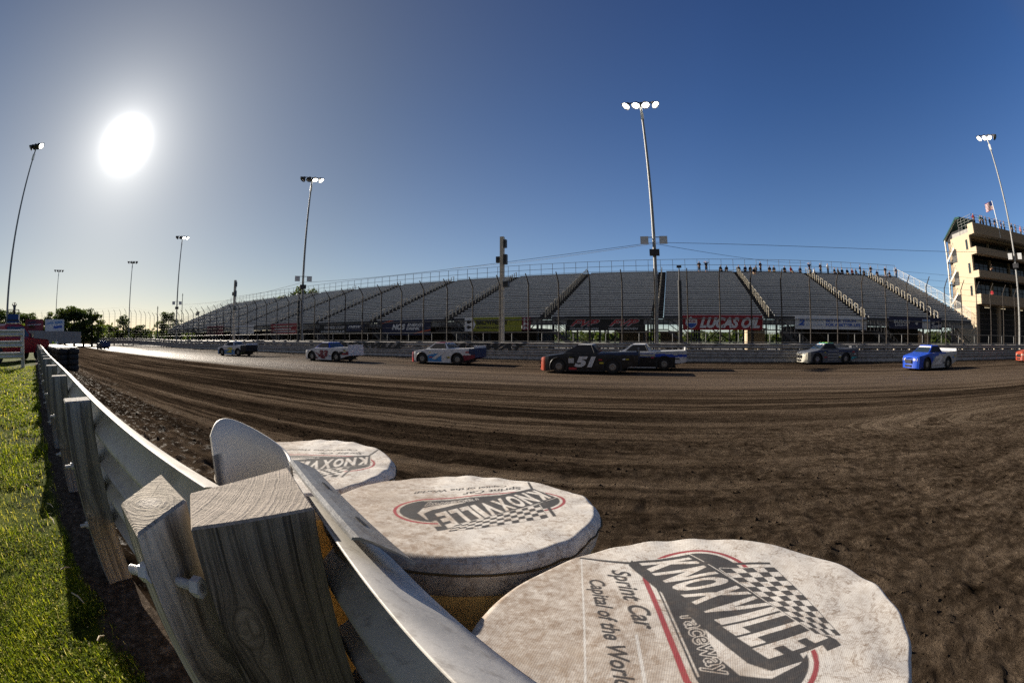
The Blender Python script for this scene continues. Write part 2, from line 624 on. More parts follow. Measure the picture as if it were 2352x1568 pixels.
# curved tyre marks turning off the track
px_, py_ = nt.math('SUBTRACT', X, 10.5), nt.math('MULTIPLY', nt.math('SUBTRACT', Y, 7.4), 3.0)
rad = nt.math('SQRT', nt.math('ADD', nt.math('MULTIPLY', px_, px_), nt.math('MULTIPLY', py_, py_)))
radn = nt.math('ADD', rad, nt.math('MULTIPLY', nt.noise(pos, .6, 3, .5), 1.6))
tm = nt.noise(nt.comb(nt.math('MULTIPLY', radn, 1.9), 0.0, 0.0), 1.0, 3, .7)
tmask = nt.math('MULTIPLY', nt.ramp(nt.math('DIVIDE', rad, 12.0), [(.20, 0.0), (.26, 1.0), (.57, 1.0), (.61, 0.0)]), nt.ramp(nt.math('MULTIPLY_ADD', px_, -.1, .3), [(.1, 0.0), (.4, 1.0)]))
tmask = nt.math('MULTIPLY', tmask, nt.ramp(nt.math('ADD', nt.math('MULTIPLY', nt.math('SUBTRACT', Y, 6.2), .35), nt.math('MULTIPLY', clod2, .9)), [(.45, 0.0), (.85, 1.0)]))
tmask = nt.math('MULTIPLY', tmask, nt.ramp(clod, [(.34, .25), (.52, 1.0)]))
colr = nt.mix(nt.math('MULTIPLY', nt.math('MULTIPLY', tmask, nt.ramp(tm, [(.47, 0.0), (.53, 1.0)])), nt.math('MULTIPLY_ADD', clod, .7, .4, clamp=True)), colr, (.25, .192, .138))
nt.val(b.inputs['Base Color'], colr)
wet = nt.math('MULTIPLY', berm, nt.ramp(clod, [(.55, 0.0), (.66, 1.0)]))
nt.val(b.inputs['Roughness'], nt.math('SUBTRACT', nt.math('SUBTRACT', .80, nt.math('MULTIPLY', groove, .26)), nt.math('MULTIPLY', wet, .25)))
nt.val(b.inputs['Specular IOR Level'], nt.math('MULTIPLY_ADD', nt.math('MULTIPLY', groove, leftw), .26, nt.math('MULTIPLY', wet, .16)))
fade = nt.ramp(nt.math('DIVIDE', Y, 33.0), [(.02, 1.0), (.3, .8), (.5, .3), (.75, .3), (.9, .7)])
vor = nt.new('ShaderNodeTexVoronoi')
nt.val(vor.inputs['Vector'], nt.mix(.06, pos, nt.new('ShaderNodeTexNoise').outputs[1]))
vor.inputs['Scale'].default_value = 27
crumb = nt.math('SUBTRACT', 1.0, nt.math('MULTIPLY', vor.outputs['Distance'], 1.5), clamp=True)
crumb = nt.math('MULTIPLY', nt.math('MULTIPLY', crumb, nt.ramp(clod, [(.42, 0.0), (.60, 1.0)])), nt.math('SUBTRACT', 1.0, nt.math('MULTIPLY', berm, .7)))
colr = nt.mix(nt.math('MULTIPLY', nt.math('MULTIPLY', crumb, rough_zone), .35), colr, (.21, .155, .11))
nt.val(b.inputs['Base Color'], colr)
hh = nt.math('MULTIPLY', nt.math('ADD', nt.math('MULTIPLY', crumb, .8), nt.math('MULTIPLY_ADD', clod, .8, nt.math('MULTIPLY_ADD', stream2, .35, nt.math('MULTIPLY', nt.noise(pos, 60, 6, .75), 1.6)))), fade)
nt.val(b.inputs['Normal'], nt.bump(hh, 1.0, .07))
M['dirt'] = m


def track_z(X, Y):
    z = track_h(Y)
    D = np.hypot(X, Y)
    z = z + .034 * vnoise(X * 2.3, Y * 2.3, 1) * np.clip(1.5 - D / 14, .12, 1)
    z = z + .034 * vnoise(X * 7, Y * 7, 2) * np.clip(1.4 - D / 7, 0, 1)
    z = z + .034 * vnoise(X * 19, Y * 19, 3) * np.clip(1.3 - D / 4, 0, 1)
    # ruts along the direction of travel
    z = z + .08 * np.clip((6 - X) / 5, .15, 1) * vnoise(X * .10, (Y - .075 * np.minimum(X, 4)) * 2.2, 4) * np.clip((Y - 1) / 4, 0, 1) * np.clip((17 - Y) / 6, 0, 1)
    # rough churned berm beside the inner rail, left of the barrels
    z = z + (.22 * np.abs(vnoise(X * 1.7, Y * 2.1, 5)) + .12 * np.abs(vnoise(X * 5.3, Y * 6.1, 6))) * np.clip((3.6 - Y) / 2, 0, 1) * np.clip((-1 - X) / 1.5, 0, 1) * np.clip(1.6 + X / 20, 0, 1)
    return z


ys = [.26]
while ys[-1] < 33.1:
    ys.append(ys[-1] + max(.028, .014 * ys[-1]))
o = grid_mesh(lines(-150, 90, .03, .0125), np.array(ys), track_z, 'dirt_track', [M['dirt']])
tag(o, kind='structure')
mb = MB()
mb.add([(-260, -120, -1.93), (-45, -120, -1.93), (-45, .3, -1.93), (-260, .3, -1.93)], [(0, 1, 2, 3)], M['dirt'])
mb.add([(-260, .3, -1.93), (-149.9, .3, -1.93), (-149.9, 33, -1.93), (-260, 33, -1.93)], [(0, 1, 2, 3)], M['dirt'])
tag(mb.build('dirt_turn'), kind='structure')

# --- far ground and concourse
m, nt, b, co = new_mat('far_ground')
pos = co.outputs['Object']
n = nt.noise(pos, .05, 6, .6)
nt.val(b.inputs['Base Color'], nt.ramp(n, [(.35, (.035, .05, .015)), (.65, (.08, .09, .03))]))
b.inputs['Roughness'].default_value = .95
M['far'] = m
mb = MB()
mb.add([(-4000, -4000, -2.3), (4000, -4000, -2.3), (4000, 4000, -2.3), (-4000, 4000, -2.3)], [(0, 1, 2, 3)], M['far'])
tag(mb.build('ground'), kind='structure')
M['gravel'] = P('concourse_gravel', (.13, .12, .105), .9, 0, .25, 1.2, .3, 60)
mb = MB()
mb.add([(-160, 33.05, -1.78), (140, 33.05, -1.78), (140, 110, -1.78), (-160, 110, -1.78)], [(0, 1, 2, 3)], M['gravel'])
tag(mb.build('concourse'), kind='structure')

# --- infield: soil sheet with a lawn, and the bare strip beside the rail
m, nt, b, co = new_mat('infield_soil')
pos = co.outputs['Object']
X, Y, Z = nt.sep(pos)
edge = nt.math('ADD', Y, nt.math('MULTIPLY_ADD', nt.noise(pos, 5, 4, .6), .22, -.11))
lawn = nt.ramp(nt.math('ADD', edge, .5), [(.48, 1.0), (.53, 0.0)])
gn = nt.noise(pos, 2.5, 6, .65)
gcol = nt.ramp(gn, [(.38, (.022, .032, .006)), (.52, (.070, .092, .010)), (.7, (.15, .165, .022))])
soil = nt.ramp(nt.noise(pos, 26, 7, .7), [(.35, (.028, .020, .014)), (.55, (.085, .065, .048)), (.7, (.20, .165, .13))])
nt.val(b.inputs['Base Color'], nt.mix(lawn, soil, gcol))
b.inputs['Roughness'].default_value = .95
b.inputs['Specular IOR Level'].default_value = .05
nt.val(b.inputs['Normal'], nt.bump(nt.noise(pos, 55, 7, .7), .9, .02))
M['infield'] = m


def inf_z(X, Y):
    return -1.1 + .02 * vnoise(X * 3, Y * 3, 8) + .01 * vnoise(X * 14, Y * 14, 9) * (np.abs(X) < 8)


o = grid_mesh(lines(-60, 30, .04, .02), np.concatenate([-np.array([60, 30, 15, 9, 6, 4, 3]), np.linspace(-2.4, .30, 60)]), inf_z, 'infield', [M['infield']])
tag(o, kind='structure')

# --- grass blades and clover (ground cover)
cols = [(.16, .21, .012), (.29, .31, .020), (.06, .085, .010), (.40, .37, .06), (.55, .48, .24)]
gm = []
for i, c in enumerate(cols):
    mm, nt, b, co = new_mat('grass_blade_%d' % i)
    nz = nt.noise(co.outputs['Object'], 3, 3, .5)
    nt.val(b.inputs['Base Color'], nt.ramp(nz, [(.3, tuple(.75 * k for k in c)), (.7, c)]))
    b.inputs['Roughness'].default_value = .7
    b.inputs['Specular IOR Level'].default_value = .04
    tr = nt.new('ShaderNodeBsdfTranslucent')
    tr.inputs['Color'].default_value = (c[0] * 2.2, c[1] * 2.2, c[2] * 1.4, 1)
    mx = nt.new('ShaderNodeMixShader')
    mx.inputs[0].default_value = .4
    nt.l.new(b.outputs[0], mx.inputs[1])
    nt.l.new(tr.outputs[0], mx.inputs[2])
    nt.l.new(mx.outputs[0], nt.n['Material Output'].inputs['Surface'])
    gm.append(mm)


def scatter_grass():
    V, F, MI = [], [], []
    N = 90000
    u = RNG.random(N)
    gx = -.95 - (np.exp(u * 2.75) - 1) * 1.35          # denser near the camera
    hw = np.clip(.62 + .12 * np.abs(gx), 0, 2.6)
    gy = .06 - RNG.random(N) ** .9 * hw * 1.15
    thin = vnoise(gx * 2.2, gy * 2.2, 21) + .5 * vnoise(gx * 6, gy * 6, 22)
    edge = .045 + .10 * vnoise(gx * 2.8, gx * 0 + 3, 23)
    keep = (gy < edge) & ((thin > .0) | (RNG.random(N) < .16))
    gx, gy, thin = gx[keep], gy[keep], thin[keep]
    N = len(gx)
    gz = inf_z(gx, gy)
    dist = np.hypot(gx, gy)
    far = np.clip(dist / 3.0, .8, 3.4)
    kind = RNG.random(N)
    ang = RNG.random(N) * 2 * pi
    tilt = RNG.random(N) * .9
    hgt = (.013 + .024 * RNG.random(N) ** 1.6) * np.clip(far, .8, 1.6)
    wid = (.0018 + .0016 * RNG.random(N)) * far
    tone = np.clip((thin + .7) * 2.4 + RNG.normal(0, .8, N), 0, 4.49).astype(int)
    mapt = np.array([3, 2, 0, 1, 1])[np.clip(tone, 0, 4)]
    straw = RNG.random(N) < .05
    mapt[straw] = 4
    for i in range(N):
        x, y, z = gx[i], gy[i], gz[i]
        ca, sa = cos(ang[i]), sin(ang[i])
        o = len(V)
        if kind[i] < .42:          # blade: two quads bending over
            h, w_, t = hgt[i] * 1.5, wid[i], tilt[i]
            for k, ww in ((0, 1), (.55, .8), (1, .15)):
                l = h * k
                off = sin(t * (.4 + k)) * l
                zz = z + cos(t * (.4 + k)) * l
                V.append((x + ca * off - sa * w_ * ww, y + sa * off + ca * w_ * ww, zz))
                V.append((x + ca * off + sa * w_ * ww, y + sa * off - ca * w_ * ww, zz))
            F += [(o, o + 1, o + 3, o + 2), (o + 2, o + 3, o + 5, o + 4)]
            MI += [mapt[i]] * 2
        else:                      # clover leaf: small round-ish leaf lying at a tilt
            r = (.0048 + .004 * kind[i]) * far[i]
            h = hgt[i] * .75
            t = tilt[i] * .8
            for a2 in (0, 1.57, 3.14, 4.71):
                lx, ly = cos(a2) * r, sin(a2) * r
                V.append((x + ca * lx * cos(t) - sa * ly, y + sa * lx * cos(t) + ca * ly, z + h + lx * sin(t)))
            F += [(o, o + 1, o + 2, o + 3)]
            MI += [mapt[i]]
    o = link_np('grass', V, F, gm, MI, False)
    tag(o, 'short green and yellow grass with clover beside the rail', 'grass', kind='stuff')


scatter_grass()

# --- dry straw bits lying in the lawn
M['straw'] = flat('dry_straw', (.55, .47, .33), .7)

# ================================================================== INNER GUARDRAIL
Wp = [(0, 1), (.012, .985), (.028, .93), (.060, .80), (.080, .70), (.083, .62), (.074, .53), (.045, .33), (.018, .17), (.004, .08), (0, 0)]
WPROF = Wp + [(d, -z) for d, z in reversed(Wp[:-1])]


def wbeam(mb, path, nrm_, ztop, height, mat, thick=.006, off=0.0, jit=0.0):
    """W profile swept along XY points; nrm_ = outward direction per point"""
    hh = height / 2
    ro, ri = [], []
    for (p, n) in zip(path, nrm_):
        zt = ztop if len(p) < 3 else p[2]
        ro.append([(p[0] + n[0] * (d + off + thick), p[1] + n[1] * (d + off + thick), zt - hh + z * hh) for d, z in WPROF])
        ri.append([(p[0] + n[0] * (d + off), p[1] + n[1] * (d + off), zt - hh + z * hh) for d, z in WPROF])
    rings = [a + list(reversed(b)) for a, b in zip(ro, ri)]
    mb.loft(rings, mat, True, True, True)


def prism(mb, corners, z0, z1, mat, top_dz=None, bev=.006):
    """square post from four plan corners, softened top edge"""
    cx = sum(c[0] for c in corners) / 4
    cy = sum(c[1] for c in corners) / 4
    n = 4
    top_dz = top_dz or [0] * 4
    seg = 8
    rings = []
    for k in range(seg + 1):
        z = z0 + (z1 - bev - z0) * k / seg
        rings.append([(c[0], c[1], z + (top_dz[i] if k == seg else 0)) for i, c in enumerate(corners)])
    s = 1 - bev * 1.2 / hypot(corners[0][0] - cx, corners[0][1] - cy)
    rings.append([(cx + (c[0] - cx) * s, cy + (c[1] - cy) * s, z1 + top_dz[i]) for i, c in enumerate(corners)])
    mb.loft(rings, mat, True, False, True)


def bolt(parent, p, d, L=.055, r=.0085, name='bolt'):
    p, d = Vector(p), Vector(d).normalized()
    mb = MB()
    mb.tube([p, p + d * L], [r, r * .95], M['white'], 10)
    for k in range(7):          # thread ridges
        q = p + d * (L * (.42 + .08 * k))
        mb.tube([q, q + d * (L * .03)], r * 1.12, M['white'], 10)
    s = d.cross(Vector((0, 0, 1))).normalized()
    u = s.cross(d)
    ring = []
    for t in (0.0, .016):
        ring.append([p + d * t + (s * cos(a) + u * sin(a)) * r * 2.1 for a in [pi / 3 * i for i in range(6)]])
    mb.loft(ring, M['white'], True, False, True)
    return mb.build(name, parent)


rail = empty('guardrail', (-2.1, .24, -1.1), 0, 'white steel guardrail on weathered square timber posts beside the grass', 'guardrail')
ROFF = Vector((2.1, -.24, 1.1))


def at_parent(o, root):
    """keep world coordinates for a mesh whose parent Empty is offset"""
    o.matrix_parent_inverse = Matrix.Translation(-Vector(root.location)) if abs(root.rotation_euler.z) < 1e-6 else root.matrix_basis.inverted()
    return o


wood_far = wood('timber_grey', [(.02, .35, .02)], (.40, .38, .345), (.14, .125, .11), 1.3, (.0, -.12), 150, 34)
woodL = wood('timber_grain_near', [(-.372, -.62, .024)], (.82, .72, .58), (.07, .052, .038), 0.0, (-.665, .175), 210, 62, .56, 0.0, (-.665, .178))  # sides painted paler as if by bounced light, top scaled back
woodR = wood('timber_knot', [(-.244, -.438, .024), (-.236, -.515, .010)], (.30, .258, .215), (.020, .016, .013), 0.0, (-.95, .02), 230, 40, 1.40, .26)  # sides painted darker for shade, top kept bright as sunlit

# far posts, spaced along the rail
proto = MB()
c0 = [(-.075, -.08), (.075, -.08), (.075, .07), (-.075, .07)]
prism(proto, c0, -.12, .85, wood_far)
post_xs = [-2.1 - 1.48 * k for k in range(15)]
p0 = proto.build('post', rail)
for k, x in enumerate(post_xs):
    po = p0 if k == 0 else p0.copy()
    if k:
        COL.objects.link(po)
    po.parent = rail
    dy = random.uniform(-.008, .008)
    po.location = (x + 2.1, dy, random.uniform(-.012, .012))
    po.rotation_euler = (random.uniform(-.012, .012), random.uniform(-.015, .015), random.uniform(-.05, .05) - .03)
    if k == 0:
        b0 = bolt(po, (.0, -.08, .56), (0, -1, 0), .05, .008)
        b1 = bolt(po, (.0, -.08, .28), (0, -1, 0), .05, .008)
    else:
        for bb in (b0, b1):
            cbb = bb.copy()
            COL.objects.link(cbb)
            cbb.parent = po
# nearest post of this run (measured corners)
mb = MB()
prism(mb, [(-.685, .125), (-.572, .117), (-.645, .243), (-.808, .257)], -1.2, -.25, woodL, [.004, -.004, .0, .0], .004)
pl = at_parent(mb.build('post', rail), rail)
bl = bolt(pl, (-.578, .120, -.318), (-.80, -.6, -.05), .042, .0075)
# beams: upper and lower
for zt, nm in ((-.25, 'upper_beam'), (-.53, 'lower_beam')):
    mb = MB()
    xs = np.concatenate([np.linspace(-.69, -3, 8), np.linspace(-4, -24, 16)])
    path = [(x, .305 + .006 * sin(x * 1.3) + (.03 if x < -15 else 0), zt + .008 * sin(x * .9)) for x in xs]
    wbeam(mb, path, [(0, 1)] * len(path), zt, .275, M['guard_white'])
    at_parent(mb.build('rail_beam', rail), rail)

# ---- second rail: turns in toward the camera, with a flared terminal
D2 = Vector((.898, -.44, 0))
N2 = Vector((.44, .898, 0))
S0 = Vector((-.694, .520, 0))
rail2 = empty('barrier_rail', (-.575, .33, -1.1), 0, 'galvanised guardrail with a flared steel wing on a big knotted post beside the barrels', 'guardrail')


def at2(s, n=0.0, z=0.0):
    p = S0 + D2 * s + N2 * n
    return (p.x, p.y, z)


mb = MB()
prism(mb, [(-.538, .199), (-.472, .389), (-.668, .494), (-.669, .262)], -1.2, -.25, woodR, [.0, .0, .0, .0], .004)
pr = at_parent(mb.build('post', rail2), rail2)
bolt(pr, (-.560, .196, -.359), (-.85, -.53, .0), .050, .0085)

# galvanised dull metal with streaks and pitting
m, nt, b, co = new_mat('worn_galvanised')
pos = co.outputs['Object']
n1 = nt.noise(pos, 9, 6, .6)
n2 = nt.noise(pos, 120, 4, .6)
n3 = nt.noise(nt.mapping(pos, (1, 2.2, 1)), 22, 6, .68)
c = nt.ramp(n1, [(.3, (.50, .475, .43)), (.7, (.64, .61, .56))])
c = nt.mix(nt.ramp(n3, [(.52, 0.0), (.68, .6)]), c, (.24, .21, .18))
c = nt.mix(nt.ramp(n2, [(.64, 0.0), (.72, .18)]), c, (.20, .16, .12))
nt.val(b.inputs['Base Color'], c)
b.inputs['Metallic'].default_value = .08
nt.val(b.inputs['Roughness'], nt.math('MULTIPLY_ADD', n1, .3, .42))
nt.val(b.inputs['Normal'], nt.bump(nt.math('ADD', nt.math('MULTIPLY', n2, .3), n3), .18, .003))
M['galv'] = m
M['galv_dark'] = P('dull_shoe_steel', (.30, .295, .285), .42, .35, .16, 9, .15, 90, dirt=(.20, .17, .14))
m, nt, b, co = new_mat('flaking_wing_paint')
pos = co.outputs['Object']
n1 = nt.noise(pos, 6, 5, .6)
n2 = nt.noise(nt.mapping(pos, (1, 1, .6)), 28, 6, .65)
PX, PY, PZ = nt.sep(pos)
edge = nt.math('MULTIPLY_ADD', nt.math('ADD', PY, nt.math('MULTIPLY', nt.math('SUBTRACT', n2, .5), .030)), -60, 26.1, clamp=True)
zc = nt.math('MULTIPLY', nt.math('LESS_THAN', PZ, -.245), edge)
c = nt.ramp(n1, [(.3, (.70, .67, .61)), (.7, (.82, .79, .72))])
c = nt.mix(zc, c, (.17, .17, .17))
c = nt.mix(nt.ramp(nt.noise(pos, 70, 3, .6), [(.72, 0.0), (.78, .5)]), c, (.30, .25, .20))
nt.val(b.inputs['Base Color'], c)
b.inputs['Roughness'].default_value = .55
M['wing'] = m

# main beam: leaves the post at a slightly wider angle than the shoe
DB = Vector((.872, -.489, 0))
NB = Vector((.489, .872, 0))


def atb(t, n=0.0, z=0.0):
    p = DB * t + NB * (.120 + n)
    return (p.x, p.y, z)


mb = MB()
ts = list(np.linspace(-.73, 1.9, 19))
wbeam(mb, [atb(t, 0, -.280) for t in ts], [(NB.x, NB.y)] * len(ts), -.28, .31, M['galv'], .004)
at_parent(mb.build('rail_beam', rail2), rail2)
mb = MB()
wbeam(mb, [atb(t, 0, -.605) for t in ts], [(NB.x, NB.y)] * len(ts), -.605, .31, M['galv'], .004)
at_parent(mb.build('rail_beam', rail2), rail2)
# overlapping terminal shoe: a bent plate lying over the upper slope of the beam
SHOE = [(0, 0), (.008, .001), (.022, -.004), (.045, -.017), (.060, -.027), (.066, -.034)]
mb = MB()
ss = list(np.linspace(-.012, .365, 9))
rings = []
for s in ss:
    dz_ = -.250 - .006 * (s / .4)
    k_ = .05 * max(0, s - .30) / .065        # diagonal cut at the end
    o_ = [at2(s + k_ * d / .069, d, dz_ + z) for d, z in SHOE]
    i_ = [at2(s + k_ * d / .069, d - .002, dz_ + z - .004) for d, z in SHOE]
    rings.append(o_ + i_[::-1])
mb.loft(rings, M['galv_dark'], True, False, True)
shoe = at_parent(mb.build('terminal_shoe', rail2), rail2)


def slot(name, c, du, dv, nrm_, L, W):
    """elongated bolt slot, its shaded hole painted as a black patch with rounded ends, 1.5 mm proud"""
    mb = MB()
    c, du, dv, nn = Vector(c), Vector(du).normalized(), Vector(dv).normalized(), Vector(nrm_).normalized()
    pts = []
    for k in range(16):
        a = 2 * pi * k / 16
        ex = (L / 2 - W / 2) * (1 if cos(a) > 0 else -1)
        pts.append(c + du * (ex + cos(a) * W / 2) + dv * (sin(a) * W / 2) + nn * .0015)
    mb.add(pts, [tuple(range(16))], M['black'])
    at_parent(mb.build(name, rail2), rail2)


sl = (N2 * .023 + Vector((0, 0, -.013))).normalized()
nu = sl.cross(D2)
if nu.z < 0:
    nu = -nu
for s in (.125, .295):
    slot('bolt_slot', Vector(at2(s, .040, -.250 - .006 * s / .4 - .0143)), D2, sl, nu, .034, .009)
zs = [q[1] for q in WPROF][::-1]
ds = [q[0] for q in WPROF][::-1]
for t, z in ((-.30, -.330), (-.36, -.375), (-.19, -.48)):
    hh = .31 / 2
    zz = (z - (-.28 - hh)) / hh
    dpt = np.interp(zz, zs, ds)
    slope = Vector((0, 0, 1)) + NB * float((np.interp(zz + .05, zs, ds) - np.interp(zz - .05, zs, ds)) / (.1 * hh))
    nn = slope.cross(DB)
    if nn.dot(-NB) < 0:
        nn = -nn
    slot('bolt_slot', Vector(atb(t, dpt - .001, z)), DB, slope, nn, .026, .015)
# flared wing: sheet curling back from the shoe
plan = [(-.694, .522), (-.722, .541), (-.755, .552), (-.79, .548), (-.822, .525), (-.842, .49), (-.849, .455), (-.846, .425), (-.838, .405)]
tops = [-.250, -.247, -.240, -.226, -.204, -.182, -.170, -.176, -.204]
nP = 4
fine = []
for i in range(len(plan) - 1):
    for k in range(nP):
        t = k / nP
        fine.append((plan[i][0] * (1 - t) + plan[i + 1][0] * t, plan[i][1] * (1 - t) + plan[i + 1][1] * t, tops[i] * (1 - t) + tops[i + 1] * t))
fine.append((plan[-1][0], plan[-1][1], tops[-1]))
for _ in range(4):
    fine = [fine[0]] + [tuple((fine[i - 1][c] + 2 * fine[i][c] + fine[i + 1][c]) / 4 for c in range(3)) for i in range(1, len(fine) - 1)] + [fine[-1]]
rings = []
for i, (x, y, zt) in enumerate(fine):
    a = Vector(fine[min(i + 1, len(fine) - 1)][:2]) - Vector(fine[max(i - 1, 0)][:2])
    n = Vector((a.y, -a.x)).normalized() * .0025
    zb = -.57
    col_o = [(x + n.x, y + n.y, zb + (zt - zb) * k / 8) for k in range(9)]
    col_i = [(x - n.x, y - n.y, zb + (zt - zb) * k / 8) for k in range(9)]
    rings.append(col_o + col_i[::-1])
mb = MB()
mb.loft(rings, M['wing'], True, True, True)
at_parent(mb.build('flared_wing', rail2), rail2)

# ================================================================== BARRELS
LOGO_RES = .0006
LS, LT = (-.26, .22), (-.17, .19)          # logo frame extents (m)
lw, lh = int((LS[1] - LS[0]) / LOGO_RES), int((LT[1] - LT[0]) / LOGO_RES)
logo = np.zeros((lh, lw, 4), np.float32)     # rgba
SX = LS[0] + (np.arange(lw) + .5) * LOGO_RES
SY = LT[0] + (np.arange(lh) + .5) * LOGO_RES
GX, GY = np.meshgrid(SX, SY)
INK = (.030, .030, .033)
RED = (.30, .035, .045)


def paint(mask, col, a=1.0):
    if col is None:
        logo[mask] = 0
    else:
        logo[mask] = (*col, a)


def poly_mask(pts):
    pts = np.array(pts, float)
    inside = np.zeros(GX.shape, bool)
    j = len(pts) - 1
    for i in range(len(pts)):
        xi, yi = pts[i]
        xj, yj = pts[j]
        with np.errstate(divide='ignore', invalid='ignore'):
            cond = ((yi > GY) != (yj > GY)) & (GX < (xj - xi) * (GY - yi) / (yj - yi + 1e-12) + xi)
        inside ^= cond
        j = i
    return inside


def tri_mask(tris):
    out = np.zeros(GX.shape, bool)
    for (a, b_, c_) in tris:
        x0, x1 = min(a[0], b_[0], c_[0]), max(a[0], b_[0], c_[0])
        y0, y1 = min(a[1], b_[1], c_[1]), max(a[1], b_[1], c_[1])
        i0, i1 = max(0, int((x0 - LS[0]) / LOGO_RES)), min(lw, int((x1 - LS[0]) / LOGO_RES) + 2)
        j0, j1 = max(0, int((y0 - LT[0]) / LOGO_RES)), min(lh, int((y1 - LT[0]) / LOGO_RES) + 2)
        if i1 <= i0 or j1 <= j0:
            continue
        gx, gy = GX[j0:j1, i0:i1], GY[j0:j1, i0:i1]

        def e(p, q):
            return (q[0] - p[0]) * (gy - p[1]) - (q[1] - p[1]) * (gx - p[0])
        e0, e1, e2 = e(a, b_), e(b_, c_), e(c_, a)
        out[j0:j1, i0:i1] |= ((e0 >= 0) & (e1 >= 0) & (e2 >= 0)) | ((e0 <= 0) & (e1 <= 0) & (e2 <= 0))
    return out


def text_mask(s, fn, shear=0.0, bold=0.0):
    vs, fs = text_tris(s, shear, bold)
    lo, hi = vs.min(0), vs.max(0)
    q = (vs - lo) / (hi - lo)
    q = np.array([fn(a, b_) for a, b_ in q])
    return tri_mask([(q[f[0]], q[f[1]], q[f[2]]) for f in fs])


def grow(mask, r):
    out = mask.copy()
    k = max(1, int(r / LOGO_RES))
    for _ in range(k):
        o = out.copy()
        o[1:] |= out[:-1]
        o[:-1] |= out[1:]
        o[:, 1:] |= out[:, :-1]
        o[:, :-1] |= out[:, 1:]
        out = o
    return out


def stadium(x0, x1, yc, r, sx=1.0):
    cx = np.clip(GX, x0, x1)
    return np.hypot((GX - cx) / sx, GY - yc) < r


st = lambda r: stadium(-.140, .065, .026, r)
paint(st(.0815), RED)
paint(st(.0745), None)
paint(st(.0685), INK)
isl = poly_mask([(-.021, -.006), (.016, -.009), (.053, -.006), (.082, .004), (.101, .035), (.093, .076), (.078, .0955), (-.10, .07)]) | stadium(-.10, .060, .030, .030)
paint(isl & (GX > -.15), None)
# thin light line within the dark band
paint(((np.abs(GY + .0385) < .0011) & (GX > -.13) & (GX < .07)), None)
# raceway plate with outlined letters
rw_ = text_mask('raceway', lambda a, b_: (-.046 + a * .122, -.036 + b_ * .026 + (.003 * a)), .15, .012)
paint(grow(rw_, .0016), None)
paint(rw_ & ~grow(~rw_, .0011), INK)
# KNOXVILLE, letters upright on a rising baseline


def kn_base(s):
    return -.053 + (s + .198) * (.096 / .271)


def kn_top(s):
    return .032 + (s + .200) * (.103 / .270)


letters = 'KNOXVILLE'
wts = [1.1, 1.15, 1.05, 1.1, 1.1, .55, .85, .85, .95]
tot_ = sum(wts)
band = poly_mask([(-.203, kn_base(-.203) - .004), (.076, kn_base(.076) - .004), (.076, kn_top(.072) + .004), (-.207, kn_top(-.207) + .004)])
shadow = poly_mask([(-.207, kn_base(-.207) - .004), (-.193, kn_base(-.193) - .016), (.066, kn_base(.066) - .021), (.090, kn_base(.076) - .004), (.090, .085), (.076, .085)])
paint(grow(band, .002), None)
paint(shadow, INK)
paint(band, INK)
s0 = -.199
for ch, wt in zip(letters, wts):
    wd = .270 * wt / tot_
    mk = text_mask(ch, lambda a, b_: (s0 + .0022 + a * (wd - .0044), kn_base(s0 + a * wd) + .003 + b_ * (kn_top(s0 + a * wd) - kn_base(s0 + a * wd) - .006)), 0, .045)
    paint(mk, None)
    s0 += wd
# step-out of the last letter
paint(poly_mask([(.076, .118), (.090, .118), (.090, .140), (.076, .140)]), INK)
# flag: pole and chequers
paint(poly_mask([(-.228, -.137), (-.223, -.139), (-.193, -.060), (-.199, -.056)]), INK)
paint(poly_mask([(-.176, .040), (-.169, .037), (-.132, .147), (-.139, .149)]), INK)
A, B_, C_, D_ = (-.146, .064), (-.121, .147), (.072, .150), (.052, .122)
fl = poly_mask([A, B_, C_, D_])
paint(grow(fl, .003), None)
paint(grow(fl, .0012) & ~fl, INK)
nx_, ny_ = 13, 5
for i in range(nx_):
    for j in range(ny_):
        if (i + j) % 2:
            continue

        def q(u, v):
            bx, by = A[0] + (D_[0] - A[0]) * u, A[1] + (D_[1] - A[1]) * u
            tx, ty = B_[0] + (C_[0] - B_[0]) * u, B_[1] + (C_[1] - B_[1]) * u
            return (bx + (tx - bx) * v, by + (ty - by) * v)
        paint(poly_mask([q(i / nx_, j / ny_), q((i + 1) / nx_, j / ny_), q((i + 1) / nx_, (j + 1) / ny_), q(i / nx_, (j + 1) / ny_)]), INK)
# slanted script lines
paint(text_mask('Sprint Car', lambda a, b_: (-.182 + a * .156, -.104 + b_ * .034 + a * .010), .45, .028), INK)
paint(text_mask('Capital of the World!', lambda a, b_: (-.158 + a * .236, -.137 + b_ * .028 + a * .008), .45, .028), INK)

# two pale scuffed seams beside the script
CHALK = (.66, .65, .62)
paint(poly_mask([(-.222, -.1345), (.10, -.1520), (.10, -.1548), (-.222, -.1370)]), CHALK, .75)
paint(poly_mask([(-.019, -.0864), (.09, -.0925), (.09, -.0965), (-.019, -.0904)]), CHALK, .7)

